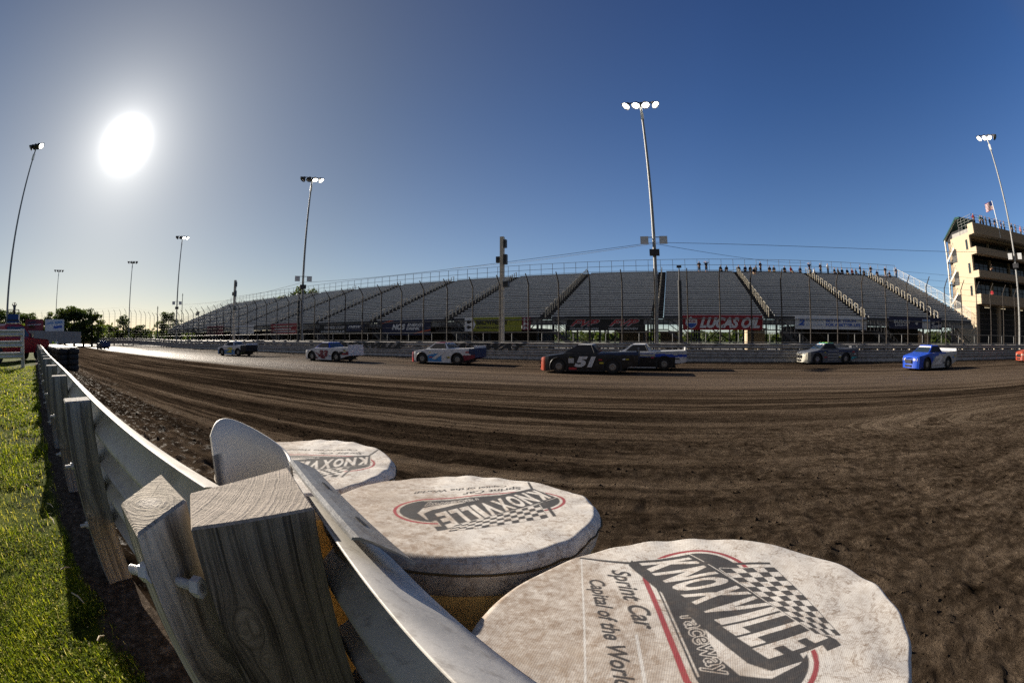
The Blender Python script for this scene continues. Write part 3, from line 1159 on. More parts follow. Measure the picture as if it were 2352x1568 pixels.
# fabric
m, nt, b, co = new_mat('printed_barrel_cover')
pos = co.outputs['Object']
attr = nt.new('ShaderNodeVertexColor')
attr.layer_name = 'print'
d1 = nt.noise(pos, 7, 6, .65)
d2 = nt.noise(pos, 55, 6, .75)
d3 = nt.noise(nt.mapping(pos, (1, 1, 1), (4, 2, 0)), 16, 8, .72, .6)
base = nt.mix(nt.ramp(d1, [(.38, 0.0), (.75, .5)]), (.72, .68, .62), (.49, .425, .35))
crk = nt.ramp(d3, [(.472, 0.0), (.50, .95), (.528, 0.0)])
base = nt.mix(nt.math('MULTIPLY', crk, nt.ramp(d2, [(.40, 0.0), (.6, 1.0)])), base, (.26, .19, .135))
base = nt.mix(nt.math('MULTIPLY', nt.ramp(d2, [(.55, 0.0), (.72, .7)]), nt.ramp(d1, [(.40, .2), (.62, 1.0)])), base, (.31, .235, .17))
PX0, PY0, PZ0 = nt.sep(pos)
dp = nt.math('ADD', nt.math('MULTIPLY_ADD', PX0, -3.0, nt.math('MULTIPLY', PY0, -2.2)), nt.math('MULTIPLY', d1, 1.2))
dpm = nt.math('MULTIPLY', nt.ramp(dp, [(.52, 0.0), (.95, .72)]), nt.ramp(d2, [(.35, .35), (.6, 1.0)]))
base = nt.mix(dpm, base, (.25, .185, .135))
d4 = nt.noise(pos, 42, 5, .7, .8)
base = nt.mix(nt.math('MULTIPLY', nt.ramp(d4, [(.465, 0.0), (.50, .8), (.535, 0.0)]), nt.ramp(d1, [(.42, .25), (.60, 1.0)])), base, (.30, .225, .165))
base = nt.mix(nt.math('MULTIPLY', nt.ramp(d3, [(.55, 0.0), (.68, .45)]), 1.0), base, (.38, .31, .24))
inkc = nt.mix(nt.ramp(d2, [(.5, 0.0), (.75, .35)]), attr.outputs['Color'], (.22, .17, .13))
nt.val(b.inputs['Base Color'], nt.mix(nt.math('MULTIPLY', attr.outputs['Alpha'], .93), base, inkc))
b.inputs['Roughness'].default_value = .68
b.inputs['Specular IOR Level'].default_value = .25
PX, PY, PZ = nt.sep(pos)
wv = nt.math('ADD', nt.math('SINE', nt.math('MULTIPLY', PX, 2400)), nt.math('SINE', nt.math('MULTIPLY', PY, 2100)))
nt.val(b.inputs['Normal'], nt.bump(nt.math('MULTIPLY_ADD', wv, .05, nt.math('MULTIPLY', d2, .8)), .35, .0015))
M['cover'] = m


M['piping'] = flat('dark_yellow_piping', (.10, .06, .015), .7)


def barrel(center, R, ztop, rot, n, seed, label, tilt=(0, 0), dirt=0.0):
    root = empty('barrel', (center[0], center[1], -1.24), 0, label, 'barrel', 'yellow barrels with printed white covers along the rail')
    rs = np.random.default_rng(seed)
    z0 = ztop + 1.24
    ph = rs.random(16) * 2 * pi

    def rim(th):
        return R * (1 + .004 * np.sin(3 * th + ph[0]) + .0016 * np.sin(5 * th + ph[1]) + .0014 * np.sin(17 * th + ph[2] + 2 * np.sin(2 * th)) * (.5 + .5 * np.sin(2 * th + ph[3])))

    def edge_drop(th):
        return .002 * np.sin(4 * th + ph[4]) + .0018 * np.sin(9 * th + ph[5] + np.sin(3 * th)) * (.5 + .5 * np.sin(3 * th + ph[6]))

    def surf(x, y):
        r = np.hypot(x, y)
        th = np.arctan2(y, x)
        f = np.clip(r / R, 0, 1.05)
        z = .006 * (1 - f ** 2)
        z += .004 * vnoise(x * 9 + seed, y * 9, 31) + .0022 * vnoise(x * 26, y * 26 + seed, 32)
        puck = np.clip((f - .62) / .38, 0, 1) ** 2
        z += puck * (.0032 * np.sin(17 * th + ph[7] + 3 * np.sin(3 * th)) * (0.5 + vnoise(th * 2 + 9, f * 2, 33)) + edge_drop(th) * .8)
        # long soft folds running in from the rim
        z += .0028 * np.clip(f - .35, 0, 1) * np.sin(6 * th + ph[8] + 2.2 * f) * (.5 + vnoise(th * 3 + 40, th * 0, 34))
        z += -.010 * np.clip((f - .955) / .045, 0, 1) ** 2
        return z + x * tilt[0] + y * tilt[1]

    u = np.linspace(-1, 1, n)
    A_, B2 = np.meshgrid(u, u)
    big = np.abs(A_) > np.abs(B2)
    with np.errstate(divide='ignore', invalid='ignore'):
        r = np.where(big, A_, B2)
        ph_ = np.where(big, (pi / 4) * np.nan_to_num(B2 / A_), (pi / 2) - (pi / 4) * np.nan_to_num(A_ / B2))
    x1, y1 = r * np.cos(ph_), r * np.sin(ph_)
    th = np.arctan2(y1, x1)
    rr = np.hypot(x1, y1) * rim(th)
    x, y = rr * np.cos(th), rr * np.sin(th)
    V = np.stack([x, y, z0 + surf(x, y)], -1).reshape(-1, 3)
    i = np.arange((n - 1) * (n - 1))
    a = (i // (n - 1)) * n + i % (n - 1)
    F = np.stack([a, a + 1, a + n + 1, a + n], -1)
    # skirt
    nt_ = 360
    th = np.linspace(0, 2 * pi, nt_, endpoint=False)
    rows = []
    for k, (dz_, dr) in enumerate([(0, 0), (.006, .004), (.016, .006), (.03, .003), (.045, .0), (.058, -.002), (.066, -.006)]):
        R_ = rim(th) + dr + (.0012 * np.sin(11 * th + ph[9]) + .0012 * np.sin(37 * th + ph[10]) * (.5 + .5 * np.sin(3 * th + ph[12]))) * min(1, k / 2)
        bx, by = rim(th) * np.cos(th), rim(th) * np.sin(th)
        rows.append(np.stack([R_ * np.cos(th), R_ * np.sin(th), z0 + surf(bx, by) - dz_ - (.002 * np.sin(4 * th + ph[11]) if k > 3 else 0)], -1))
    VS = np.concatenate(rows)
    o_ = len(V)
    q = np.arange((len(rows) - 1) * nt_)
    rr_, cc = q // nt_, q % nt_
    FS = np.stack([o_ + rr_ * nt_ + cc, o_ + (rr_ + 1) * nt_ + cc, o_ + (rr_ + 1) * nt_ + (cc + 1) % nt_, o_ + rr_ * nt_ + (cc + 1) % nt_], -1)
    VV = np.concatenate([V, VS])
    o = link_np('cover', VV, np.concatenate([F, FS]), [M['cover']], None, True, root)
    mp = MB()
    pr_ = [tuple(rows[2][k]) for k in range(0, nt_, 4)]
    mp.tube([(x * 1.004, y * 1.004, z) for x, y, z in pr_ + pr_[:2]], .0022, M['piping'], 5, False)
    mp.build('piping', root)
    # print
    lx = VV[:, 0] * cos(rot) + VV[:, 1] * sin(rot)
    ly = -VV[:, 0] * sin(rot) + VV[:, 1] * cos(rot)
    colv = np.zeros((len(VV), 4), np.float32)
    ssn = 3
    for ax in range(ssn):
        for ay in range(ssn):
            e = 2 * R / n
            ii = ((lx + (ax - 1) / 3 * e - LS[0]) / LOGO_RES).astype(int)
            jj = ((ly + (ay - 1) / 3 * e - LT[0]) / LOGO_RES).astype(int)
            ok = (ii >= 0) & (ii < lw) & (jj >= 0) & (jj < lh)
            s = logo[np.clip(jj, 0, lh - 1), np.clip(ii, 0, lw - 1)] * ok[:, None]
            colv[:, :3] += s[:, :3] * s[:, 3:]
            colv[:, 3] += s[:, 3]
    al = np.maximum(colv[:, 3:], 1e-6)
    colv[:, :3] /= al
    colv[:, 3] /= ssn * ssn
    colv[len(V):] = 0
    at = o.data.color_attributes.new('print', 'FLOAT_COLOR', 'POINT')
    at.data.foreach_set('color', colv.ravel())
    # drum
    mb = MB()
    prof = [(.97, .0), (1.0, .02), (1.0, .26), (.985, .28), (1.0, .30), (1.0, .56), (.985, .58), (1.0, .60), (.995, z0 - .045), (.97, z0 - .03)]
    mb.loft([[(R * .985 * s * cos(t), R * .985 * s * sin(t), zz) for t in np.linspace(0, 2 * pi, 64, endpoint=False)] for s, zz in prof], M['yellow_drum'], True, True, True)
    mb.build('drum', root)
    return root


barrel((.081, .401), .278, -.335, -pi / 2 + radians(18), 560, 3, 'yellow barrel with the largest, dirtiest printed white cover, closest to the camera')
barrel((-.405, .724), .280, -.347, pi + radians(47), 380, 5, 'yellow barrel with a printed white cover in the middle of the three', (.03, -.095))
barrel((-.968, .777), .275, -.358, pi + radians(38), 240, 11, 'yellow barrel half hidden behind the flared steel wing of the rail')
#@@PART3

# loose crumbs of soil lying on the dirt
def clods():
    V, F = [], []
    rs = np.random.default_rng(91)
    n = 5200
    D = .75 + 7.5 * rs.random(n) ** 1.6
    a = np.radians(rs.uniform(-80, 75, n))
    X, Y = D * np.sin(a), D * np.cos(a)
    k = Y > .45
    X, Y, D = X[k], Y[k], D[k]
    keepm = (vnoise(X * 1.3, Y * 1.3, 71) > -.18)
    X, Y, D = X[keepm], Y[keepm], D[keepm]
    Z = track_z(X, Y)
    S = (.004 + .016 * rs.random(len(X)) ** 3) * np.clip(.7 + D / 5, .7, 1.6)
    base = np.array([(1, 0, 0), (.3, .95, 0), (-.8, .6, 0), (-.8, -.6, 0), (.3, -.95, 0), (.35, .1, .8), (-.3, .2, .75), (0, -.35, .7)])
    fc = [(0, 1, 5), (1, 6, 5), (1, 2, 6), (2, 3, 6), (3, 7, 6), (3, 4, 7), (4, 0, 7), (0, 5, 7), (5, 6, 7)]
    for x, y, z, s in zip(X, Y, Z, S):
        t = rs.random() * 6.28
        q = base * (1 + rs.normal(0, .18, base.shape)) * s
        c, n_ = cos(t), sin(t)
        o = len(V)
        V += [(x + p[0] * c - p[1] * n_, y + p[0] * n_ + p[1] * c, z + p[2] * .9 - s * .12) for p in q]
        F += [(o + f[0], o + f[1], o + f[2]) for f in fc]
    o = link_np('dirt_clods', V, F, [M['dirt']], None, False)
    tag(o, 'loose crumbs and small clods of brown soil on the near track', 'dirt', kind='stuff')


clods()
# ================================================================== OUTER WALL AND CATCH FENCE
def wall_path(step=2.0):
    """track-edge curve: straight at Y=33, then bending round the turn on the far side"""
    pts = []
    x = 62.0
    while x > -95:
        pts.append((x, 33.0, 0, -1))
        x -= step
    R, cx, cy = 46.0, -95.0, -13.0
    a = 90.0
    while a < 205:
        pts.append((cx + R * cos(radians(a)), cy + R * sin(radians(a)), -cos(radians(a)), -sin(radians(a))))
        a += step / R * 57.3
    return pts


WPATH = wall_path()
gw = empty('guard_wall', (0, 33, -1.84), 0, 'long corrugated steel guard wall with black lettering round the outside of the track', 'guard wall')
wprof = []
# three stacked corrugated beams, a slot left open under the top one
for (z0, z1) in ((-.78, -.40), (-1.26, -.86), (-1.86, -1.26)):
    h = (z1 - z0)
    mb = MB()
    ro = []
    for (x, y, nx, ny) in WPATH:
        rise = 0.0 if x > -80 else min(1.0, (-80 - x) / 35) * .55
        o_ = [(x + nx * d, y + ny * d, z0 + rise + h * (.5 + .5 * zz)) for d, zz in WPROF]
        i_ = [(x + nx * (d - .02), y + ny * (d - .02), z0 + rise + h * (.5 + .5 * zz)) for d, zz in WPROF]
        ro.append(o_ + i_[::-1])
    mb.loft(ro, M['wallsteel'], True, True, True)
    if z1 == -.40:
        # black lettering painted on the upper beams
        for s, xa, xb in (('KNOXVILLE', aty(764, 793, 33).x, aty(934, 793, 33).x), ('RACEWAY', aty(1026, 795, 33).x, aty(1214, 795, 33).x)):
            vs, fs = text_tris(s, .45, .05)
            lo, hi = vs.min(0), vs.max(0)
            V = []
            for a, b_ in vs:
                u, v = (a - lo[0]) / (hi[0] - lo[0]), (b_ - lo[1]) / (hi[1] - lo[1])
                z = -1.06 + v * .62
                V.append((xa + u * (xb - xa), 33 - .100, z))
            mb.add(V, fs, M['black'])
    at_parent(mb.build('wall_beam', gw), gw)
pm = MB()
pm.box((-.09, .02, 0), (.09, .2, 1.42), M['wood_pale'])
p0 = None
xs_ = [60 - 1.9 * k for k in range(82)]
for x in xs_:
    if p0 is None:
        p0 = pm.build('wall_post', gw)
        po = p0
    else:
        po = p0.copy()
        COL.objects.link(po)
        po.parent = gw
    po.location = (x, .0, 0)

# catch fence
cf = empty('catch_fence', (0, 33.4, -1.8), 0, 'tall debris catch fence with leaning post tops and thin cables above the guard wall', 'fence')
fence_pts = []
k = 0
x = 55.9
while x > -95:
    fence_pts.append((x, 33.4, 0, -1, 0))
    x -= 2.612
a = 90.0
while a < 172:
    R = 46.6
    ca, sa = cos(radians(a)), sin(radians(a))
    fence_pts.append((-95 + R * ca, -13 + R * sa, -ca, -sa, min(1.0, (a - 90) / 25)))
    a += 2.6 / R * 57.3


def fence_curve(rise):
    top = 4.45 + rise * 2.1
    return [(0, 0), (0, top + 1.8), (.10, top + 1.9), (.34, top + 2.2), (.75, top + 2.62)]


fm = None
for (x, y, nx, ny, rise) in fence_pts[:99]:
    ang = atan2(ny, nx) + pi / 2
    key = 0 if rise == 0 else 1
    mb = None
    if key == 0 and fm is not None:
        po = fm.copy()
        COL.objects.link(po)
        po.parent = cf
    else:
        mb = MB()
        mb.tube([(0, -d, z) for d, z in fence_curve(rise)], [.062, .058, .055, .05, .045], M['rust_steel'], 6)
        po = mb.build('fence_post', cf)
        if key == 0:
            fm = po
    po.location = (x, y - 33.4, 0)
    po.rotation_euler = (0, 0, ang)
mb = MB()
for lv in range(11):
    f = .52 + lv * .60
    pts = []
    for (x, y, nx, ny, rise) in fence_pts:
        zt = (4.45 + rise * 2.1)
        z = -1.8 + 1.8 * 1.0 + (f / 6.2) * (zt + .8)
        d = 0 if z < zt else min(.75, (z - zt) * .9)
        pts.append((x + nx * d, y + ny * d, z))
    mb.tube(pts, .009, M['dark_steel'], 4, False)
at_parent(mb.build('fence_cable', cf), cf)

# walkway fence in front of the stand
wf = empty('walkway_fence', (0, 38.2, -1.78), 0, 'low steel pipe fence along the walkway below the stand', 'fence')
mb = MB()
for z in (.50, -.35):
    mb.tube([(-112, 38.2, z), (70, 38.2, z)], .03, M['steel'], 6)
at_parent(mb.build('fence_rail', wf), wf)
mb = MB()
mb.tube([(0, 0, 0), (0, 0, 2.28)], .04, M['steel'], 6)
p0 = mb.build('fence_post', wf)
for k in range(60):
    po = p0 if k == 0 else p0.copy()
    if k:
        COL.objects.link(po)
        po.parent = wf
    po.location = (-110 + 3.05 * k, 0, 0)

# ================================================================== GRANDSTAND
NR = 26
Y0, DY = 41.0, .82
Z0, DZ = 2.25, .292
XL, XR = -110.0, 38.4
AIS = [-1.7 + 11.2 * k for k in range(-9, 4)]
gs = empty('grandstand', (-36, 41, -1.78), 0, 'long open aluminium bleacher grandstand with stair aisles and a top railing', 'grandstand')


def rowY(k):
    return Y0 + DY * k


def rowZ(k):
    return Z0 + DZ * k


def leftX(k):      # the stand steps back a little at its ends
    return XL


bounds = [XL] + AIS + [XR]
for i in range(len(bounds) - 1):
    x0 = bounds[i] + (.62 if i else 0)
    x1 = bounds[i + 1] - (.62 if i < len(bounds) - 2 else 0)
    mb = MB()
    for k in range(NR):
        y, z = rowY(k), rowZ(k)
        # seat plank, front board, foot board, riser painted dark for gap shade
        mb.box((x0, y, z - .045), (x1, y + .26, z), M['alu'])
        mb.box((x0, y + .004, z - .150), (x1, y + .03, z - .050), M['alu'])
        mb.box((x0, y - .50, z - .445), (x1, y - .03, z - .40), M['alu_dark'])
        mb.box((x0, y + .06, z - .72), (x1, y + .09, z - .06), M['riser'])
    at_parent(mb.build('bench_block', gs), gs)

# aisles: steps + centre handrail loops
am = MB()
for k in range(NR):
    y, z = rowY(k), rowZ(k)
    am.box((-.56, y - .62 - Y0, z - .43), (.56, y + .2 - Y0, z - .39), M['riser'])  # dark step tone paints in the aisle's shade
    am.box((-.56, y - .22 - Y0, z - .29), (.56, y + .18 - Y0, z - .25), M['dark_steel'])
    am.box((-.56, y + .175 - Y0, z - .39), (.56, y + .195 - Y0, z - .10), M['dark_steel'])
hm = MB()
for yy, zz in ((-.1, -.3), (.75, -.02)):
    hm.box((-.045, yy - .045, zz), (.045, yy + .045, zz + .92), M['tan_rail'])
hm.bar((0, -.1, .62), (0, .75, .90), .035, .035, M['tan_rail'])
hm.bar((0, -.1, .2), (0, .75, .48), .035, .035, M['dark_steel'])
a0 = h0 = None
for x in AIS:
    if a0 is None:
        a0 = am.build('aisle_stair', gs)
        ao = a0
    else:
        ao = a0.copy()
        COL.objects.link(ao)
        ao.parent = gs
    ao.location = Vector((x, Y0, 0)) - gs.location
    for k in range(0, NR, 2):
        if h0 is None:
            h0 = hm.build('handrail', ao)
            hh = h0
        else:
            hh = h0.copy()
            COL.objects.link(hh)
            hh.parent = ao
        hh.location = (0, rowY(k) - Y0, rowZ(k))
# top railing (posts and rails), with side railings at both ends
ZT = rowZ(NR - 1)
YT = rowY(NR - 1) + .55
mb = MB()
for z in (ZT + 1.78, ZT + .95, ZT + .2):
    mb.bar((XL, YT, z), (XR, YT, z), .05, .05, M['steel'])
nseg = int((XR - XL) / 1.83)
for q in range(nseg + 1):
    x = XL + (XR - XL) * q / nseg
    mb.bar((x, YT, ZT - .6), (x, YT, ZT + 1.8), .055, .055, M['steel'], (0, 1, 0))
at_parent(mb.build('top_railing', gs), gs)
M['mesh'] = None
m, nt, b, co = new_mat('chainlink_mesh')
b.inputs['Base Color'].default_value = (.5, .5, .5, 1)
b.inputs['Metallic'].default_value = .4
PX, PY, PZ = nt.sep(co.outputs['Object'])
u1 = nt.math('ABSOLUTE', nt.math('SUBTRACT', nt.math('FRACT', nt.math('MULTIPLY', nt.math('ADD', nt.math('ADD', PX, PY), PZ), 11)), .5))
u2 = nt.math('ABSOLUTE', nt.math('SUBTRACT', nt.math('FRACT', nt.math('MULTIPLY', nt.math('SUBTRACT', nt.math('ADD', PX, PY), PZ), 11)), .5))
wire = nt.math('GREATER_THAN', nt.math('MAXIMUM', u1, u2), .455)
nt.val(b.inputs['Alpha'], wire)
M['mesh'] = m
for xe in (XL, XR):
    mb = MB()
    for k in range(0, NR + 1, 2):
        y, z = rowY(k), rowZ(k)
        mb.bar((xe, y, z - .4), (xe, y, z + 1.15), .05, .05, M['guard_white'], (0, 1, 0))
    for dz_ in (1.15, .1):
        mb.bar((xe, rowY(0), rowZ(0) + dz_), (xe, rowY(NR - 1), rowZ(NR - 1) + dz_), .035, .035, M['guard_white'])
    mb.add([(xe + .04, rowY(0), rowZ(0)), (xe + .04, rowY(NR), rowZ(NR)), (xe + .04, rowY(NR), rowZ(NR) + 1.1), (xe + .04, rowY(0), rowZ(0) + 1.1)], [(0, 1, 2, 3)], M['mesh'])
    at_parent(mb.build('side_railing', gs), gs)
# steel frame below
mb = MB()
x = XL + .5
k = 0
while x < XR:
    for yy in (42.6, 48.5, 54.5, 61.0):
        zt = Z0 - .55 + (yy - Y0) / DY * DZ
        mb.bar((x, yy, -1.8), (x, yy, zt), .2, .2, M['dark_steel'], (0, 1, 0))
    mb.bar((x, Y0 - .2, Z0 - .62), (x, 62.2, Z0 - .62 + (62.2 - Y0 + .2) / DY * DZ), .14, .3, M['dark_steel'])
    if k % 2 == 0:
        mb.bar((x, 42.6, -1.6), (x, 48.5, 3.8), .09, .09, M['dark_steel'])
        mb.bar((x, 54.5, -1.6), (x, 48.5, 3.8), .09, .09, M['dark_steel'])
        mb.bar((x, 48.5, -1.6), (x + 5.6, 48.5, 3.8), .09, .09, M['dark_steel'])
        mb.bar((x + 5.6, 42.6, -1.6), (x, 42.6, 1.6), .09, .09, M['dark_steel'])
    x += 5.6
    k += 1
mb.box((XL, Y0 - .18, Z0 - 1.0), (XR, Y0 - .08, Z0 - .50), M['alu_dark'])
at_parent(mb.build('support_frame', gs), gs)
# front stairs coming down from each aisle to the walkway
sm_ = MB()
sm_.box((-.9, -1.35, .72), (1.1, -.2, .80), M['dark_steel'])
for k in range(12):
    sm_.box((1.1 + .29 * k, -1.35, .60 - .21 * k), (1.42 + .29 * k, -.25, .64 - .21 * k), M['alu_dark'])
for yy in (-1.38, -.22):
    sm_.bar((1.1, yy, .62), (4.6, yy, -1.9), .06, .25, M['dark_steel'])
    for dz_ in (.55, 1.05):
        sm_.bar((1.1, yy, .75 + dz_), (4.6, yy, -1.75 + dz_), .05, .05, M['dark_steel'])
        sm_.bar((-.9, yy, .8 + dz_), (1.1, yy, .8 + dz_), .05, .05, M['dark_steel'])
    for k in range(9):
        t = k / 8
        sm_.bar((1.1 + 3.5 * t, yy, .62 - 2.5 * t), (1.1 + 3.5 * t, yy, 1.8 - 2.5 * t), .04, .04, M['dark_steel'], (0, 1, 0))
    for k in range(4):
        sm_.bar((-.9 + .5 * k, yy, .78), (-.9 + .5 * k, yy, 1.85), .04, .04, M['dark_steel'], (0, 1, 0))
s0_ = None
for x in AIS:
    if s0_ is None:
        s0_ = sm_.build('entry_stair', gs)
        so_ = s0_
    else:
        so_ = s0_.copy()
        COL.objects.link(so_)
        so_.parent = gs
    so_.location = Vector((x, Y0, 0)) - gs.location

# rooms under the stand
def hut(x0, x1, y0, y1, z1, wall, roof, label, gable=False, door=None):
    r = empty('stand_hut', ((x0 + x1) / 2, y0, -1.78), 0, label, 'building', 'small buildings seen below the stand')
    mb = MB()
    mb.box((x0, y0, -1.78), (x1, y1, z1), wall)
    if gable:
        xm = (x0 + x1) / 2
        pass
    at_parent(mb.build('wall', r), r)
    mb = MB()
    if gable:
        xm = (x0 + x1) / 2
        vs = [(x0 - .2, y0 - .2, z1), (x1 + .2, y0 - .2, z1), (xm + 1.2, y0 - .2, z1 + 1.0), (xm - 1.2, y0 - .2, z1 + 1.0)]
        vs += [(a, y1 + .2, c) for a, _, c in vs]
        mb.add(vs, [(0, 1, 2, 3), (7, 6, 5, 4), (0, 4, 5, 1), (1, 5, 6, 2), (2, 6, 7, 3), (3, 7, 4, 0)], wall)
    else:
        mb.box((x0 - .3, y0 - .4, z1), (x1 + .3, y1 + .3, z1 + .14), roof)
    at_parent(mb.build('roof', r), r)
    if door:
        for (a, b_) in door:
            mb = MB()
            mb.box((x0 + a, y0 - .03, -1.78), (x0 + b_, y0 + .05, z1 - .5), M['dark_room'])
            at_parent(mb.build('door', r), r)
    return r


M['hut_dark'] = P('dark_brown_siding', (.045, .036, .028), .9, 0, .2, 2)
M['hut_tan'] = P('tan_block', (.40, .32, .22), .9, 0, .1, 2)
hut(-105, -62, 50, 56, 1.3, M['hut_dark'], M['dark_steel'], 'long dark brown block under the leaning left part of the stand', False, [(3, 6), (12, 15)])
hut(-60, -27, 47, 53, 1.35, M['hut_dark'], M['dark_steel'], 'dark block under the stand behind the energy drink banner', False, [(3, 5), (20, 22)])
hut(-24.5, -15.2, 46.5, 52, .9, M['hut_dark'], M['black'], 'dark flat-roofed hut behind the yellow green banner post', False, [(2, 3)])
hut(-7.6, -4.0, 57, 62, .82, M['hut_tan'], M['stucco_dark'], 'small tan block hut seen below the black tyre-brand banner')
hut(-2.0, .4, 58, 61, .75, M['hut_tan'], M['stucco_dark'], 'narrow tan box hut just right of the tall light pole')
hut(10.6, 13.3, 60, 64, 1.25, M['stucco'], M['stucco'], 'bright beige block below the red banner')
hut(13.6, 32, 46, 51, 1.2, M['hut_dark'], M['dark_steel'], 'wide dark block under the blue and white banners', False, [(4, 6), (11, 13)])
hut(36.9, 44.6, 60, 66, .35, M['stucco'], M['stucco'], 'cream shed with a clipped gable end under the dark blue banner', True)

# ================================================================== BANNERS
def banner(name, px0, py0, px1, py1, col, label, draw=None, Y=40.68, cat='banner', group='banners hung along the front of the stand'):
    a, c = aty(px0, py0, Y), aty(px1, py1, Y)
    x0, x1, z1, z0 = a.x, c.x, a.z, min(c.z, a.z - .4)
    mb = MB()
    n = 14
    rings = []
    for k in range(n + 1):
        x = x0 + (x1 - x0) * k / n
        s = .012 * sin(k * 1.9)
        rings.append([(x, Y + s, z0), (x, Y + s, z1), (x, Y + s + .012, z1), (x, Y + s + .012, z0)])
    mb.loft(rings, col, True, False, True)
    if draw:
        draw(mb, x0, x1, z0, z1, Y - .022)
    o = mb.build(name)
    return tag(o, label, cat, group)


bn = {k: flat('banner_' + k, v, .55) for k, v in {
    'red': (.26, .012, .02), 'white': (.60, .62, .66), 'black': (.012, .012, .014), 'navy': (.012, .016, .055), 'green': (.22, .235, .025),
    'blue': (.03, .10, .42), 'maroon': (.16, .02, .035), 'orange': (.5, .10, .03), 'silver': (.45, .47, .50), 'ink': (.02, .02, .02), 'dred': (.33, .04, .05), 'lblue': (.20, .33, .55)}.items()}


def tx(mb, s, x, z, w, h, mat, Y, shear=.0, bold=.02):
    put_text(mb, s, (x, Y, z), (1, 0, 0), (0, 0, 1), w, h, mat, shear, bold)


def poly2(mb, pts, Y, mat):
    mb.add([(x, Y, z) for x, z in pts], [tuple(range(len(pts)))], mat)


def d_lucas(mb, x0, x1, z0, z1, Y):
    W, H = x1 - x0, z1 - z0
    tx(mb, 'LUCAS OIL', x0 + W * .205, z0 + H * .13, W * .76, H * .74, bn['white'], Y, .32, .055)
    cx, cz = x0 + W * .105, z0 + H * .5
    r = H * .43
    sh = [(-.95, .45), (-.55, .62), (-.1, .98), (.25, .7), (.95, .5), (.98, -.25), (.55, -.75), (0, -1.0), (-.55, -.75), (-.98, -.25)]
    poly2(mb, [(cx + a * r, cz + b_ * r) for a, b_ in sh], Y, bn['white'])
    sh2 = [(-.88, -.12), (.88, -.12), (.80, -.32), (.48, -.65), (0, -.88), (-.48, -.65), (-.80, -.32)]
    poly2(mb, [(cx + a * r, cz + b_ * r) for a, b_ in sh2], Y - .006, bn['blue'])
    tx(mb, 'LUCAS', cx - r * .72, cz + r * .02, r * 1.44, r * .40, bn['dred'], Y - .006, .3, .04)


def d_wolfe(mb, x0, x1, z0, z1, Y):
    W, H = x1 - x0, z1 - z0
    tx(mb, '2', x0 + W * .04, z0 + H * .28, W * .085, H * .48, bn['blue'], Y, .2, .06)
    tx(mb, 'WOLFE', x0 + W * .14, z0 + H * .55, W * .24, H * .24, bn['lblue'], Y, 0, .0)
    tx(mb, 'EYE CLINIC', x0 + W * .15, z0 + H * .26, W * .23, H * .14, bn['lblue'], Y, 0, .0)
    tx(mb, 'BETTER VISION', x0 + W * .41, z0 + H * .55, W * .43, H * .25, bn['blue'], Y, 0, .04)
    tx(mb, 'FOR A BETTER LIFE', x0 + W * .41, z0 + H * .23, W * .50, H * .23, bn['blue'], Y, 0, .04)


def d_busch(mb, x0, x1, z0, z1, Y):
    W, H = x1 - x0, z1 - z0
    tx(mb, 'BUSCH', x0 + W * .08, z0 + H * .48, W * .28, H * .26, bn['white'], Y, 0, .04)
    tx(mb, 'LIGHT', x0 + W * .10, z0 + H * .24, W * .24, H * .16, bn['white'], Y, 0, .02)
    tx(mb, '4', x0 + W * .46, z0 + H * .34, W * .06, H * .34, bn['silver'], Y, .2, .04)
    poly2(mb, [(x0 + W * .60, z0 + H * .06), (x0 + W * .76, z0 + H * .06), (x0 + W * .76, z0 + H * .86), (x0 + W * .60, z0 + H * .86)], Y, bn['silver'])
    poly2(mb, [(x0 + W * .61, z0 + H * .70), (x0 + W * .75, z0 + H * .70), (x0 + W * .75, z0 + H * .84), (x0 + W * .61, z0 + H * .84)], Y - .006, bn['lblue'])
    tx(mb, '4', x0 + W * .78, z0 + H * .36, W * .07, H * .36, bn['silver'], Y, .2, .04)
    for q in (0, .14):
        poly2(mb, [(x0 + W * .79, z0 + H * (.06 + q)), (x0 + W * .99, z0 + H * (.22 + q)), (x0 + W * .99, z0 + H * (.30 + q)), (x0 + W * .79, z0 + H * (.13 + q))], Y, bn['white'])


def d_fvp(mb, x0, x1, z0, z1, Y):
    W, H = x1 - x0, z1 - z0
    for f in (.04, .55):
        tx(mb, 'FVP', x0 + W * f, z0 + H * .28, W * .40, H * .52, bn['silver'], Y, .55, .06)
        tx(mb, 'FVP', x0 + W * (f + .006), z0 + H * .31, W * .388, H * .46, bn['dred'], Y - .006, .55, .03)
        tx(mb, 'VERIFIED PROVEN', x0 + W * f, z0 + H * .06, W * .38, H * .14, bn['silver'], Y, .3, .02)


def d_brown(mb, x0, x1, z0, z1, Y):
    W, H = x1 - x0, z1 - z0
    poly2(mb, [(x0 - W * .02, z0), (x0 + W * .13, z0), (x0 + W * .185, z0 + H * .5), (x0 + W * .13, z0 + H), (x0 - W * .02, z0 + H)], Y, bn['white'])
    for cz_ in (.68, .30):
        poly2(mb, [(x0 + W * (.065 + .045 * cos(t)), z0 + H * (cz_ + .11 * sin(t) * (1 + .3 * cos(3 * t)))) for t in np.linspace(0, 2 * pi, 18, endpoint=False)], Y - .006, bn['ink'])
    tx(mb, 'BROWNELLS', x0 + W * .20, z0 + H * .46, W * .55, H * .40, bn['ink'], Y, 0, .045)
    tx(mb, 'BROWNELLS.COM', x0 + W * .20, z0 + H * .17, W * .46, H * .17, bn['ink'], Y, 0, .03)


def d_h(mb, x0, x1, z0, z1, Y):
    W, H = x1 - x0, z1 - z0
    for f in (.68, .37, .06):
        tx(mb, 'H', x0 + W * .15, z0 + H * f, W * .7, H * .26, bn['white'], Y, .1, .05)


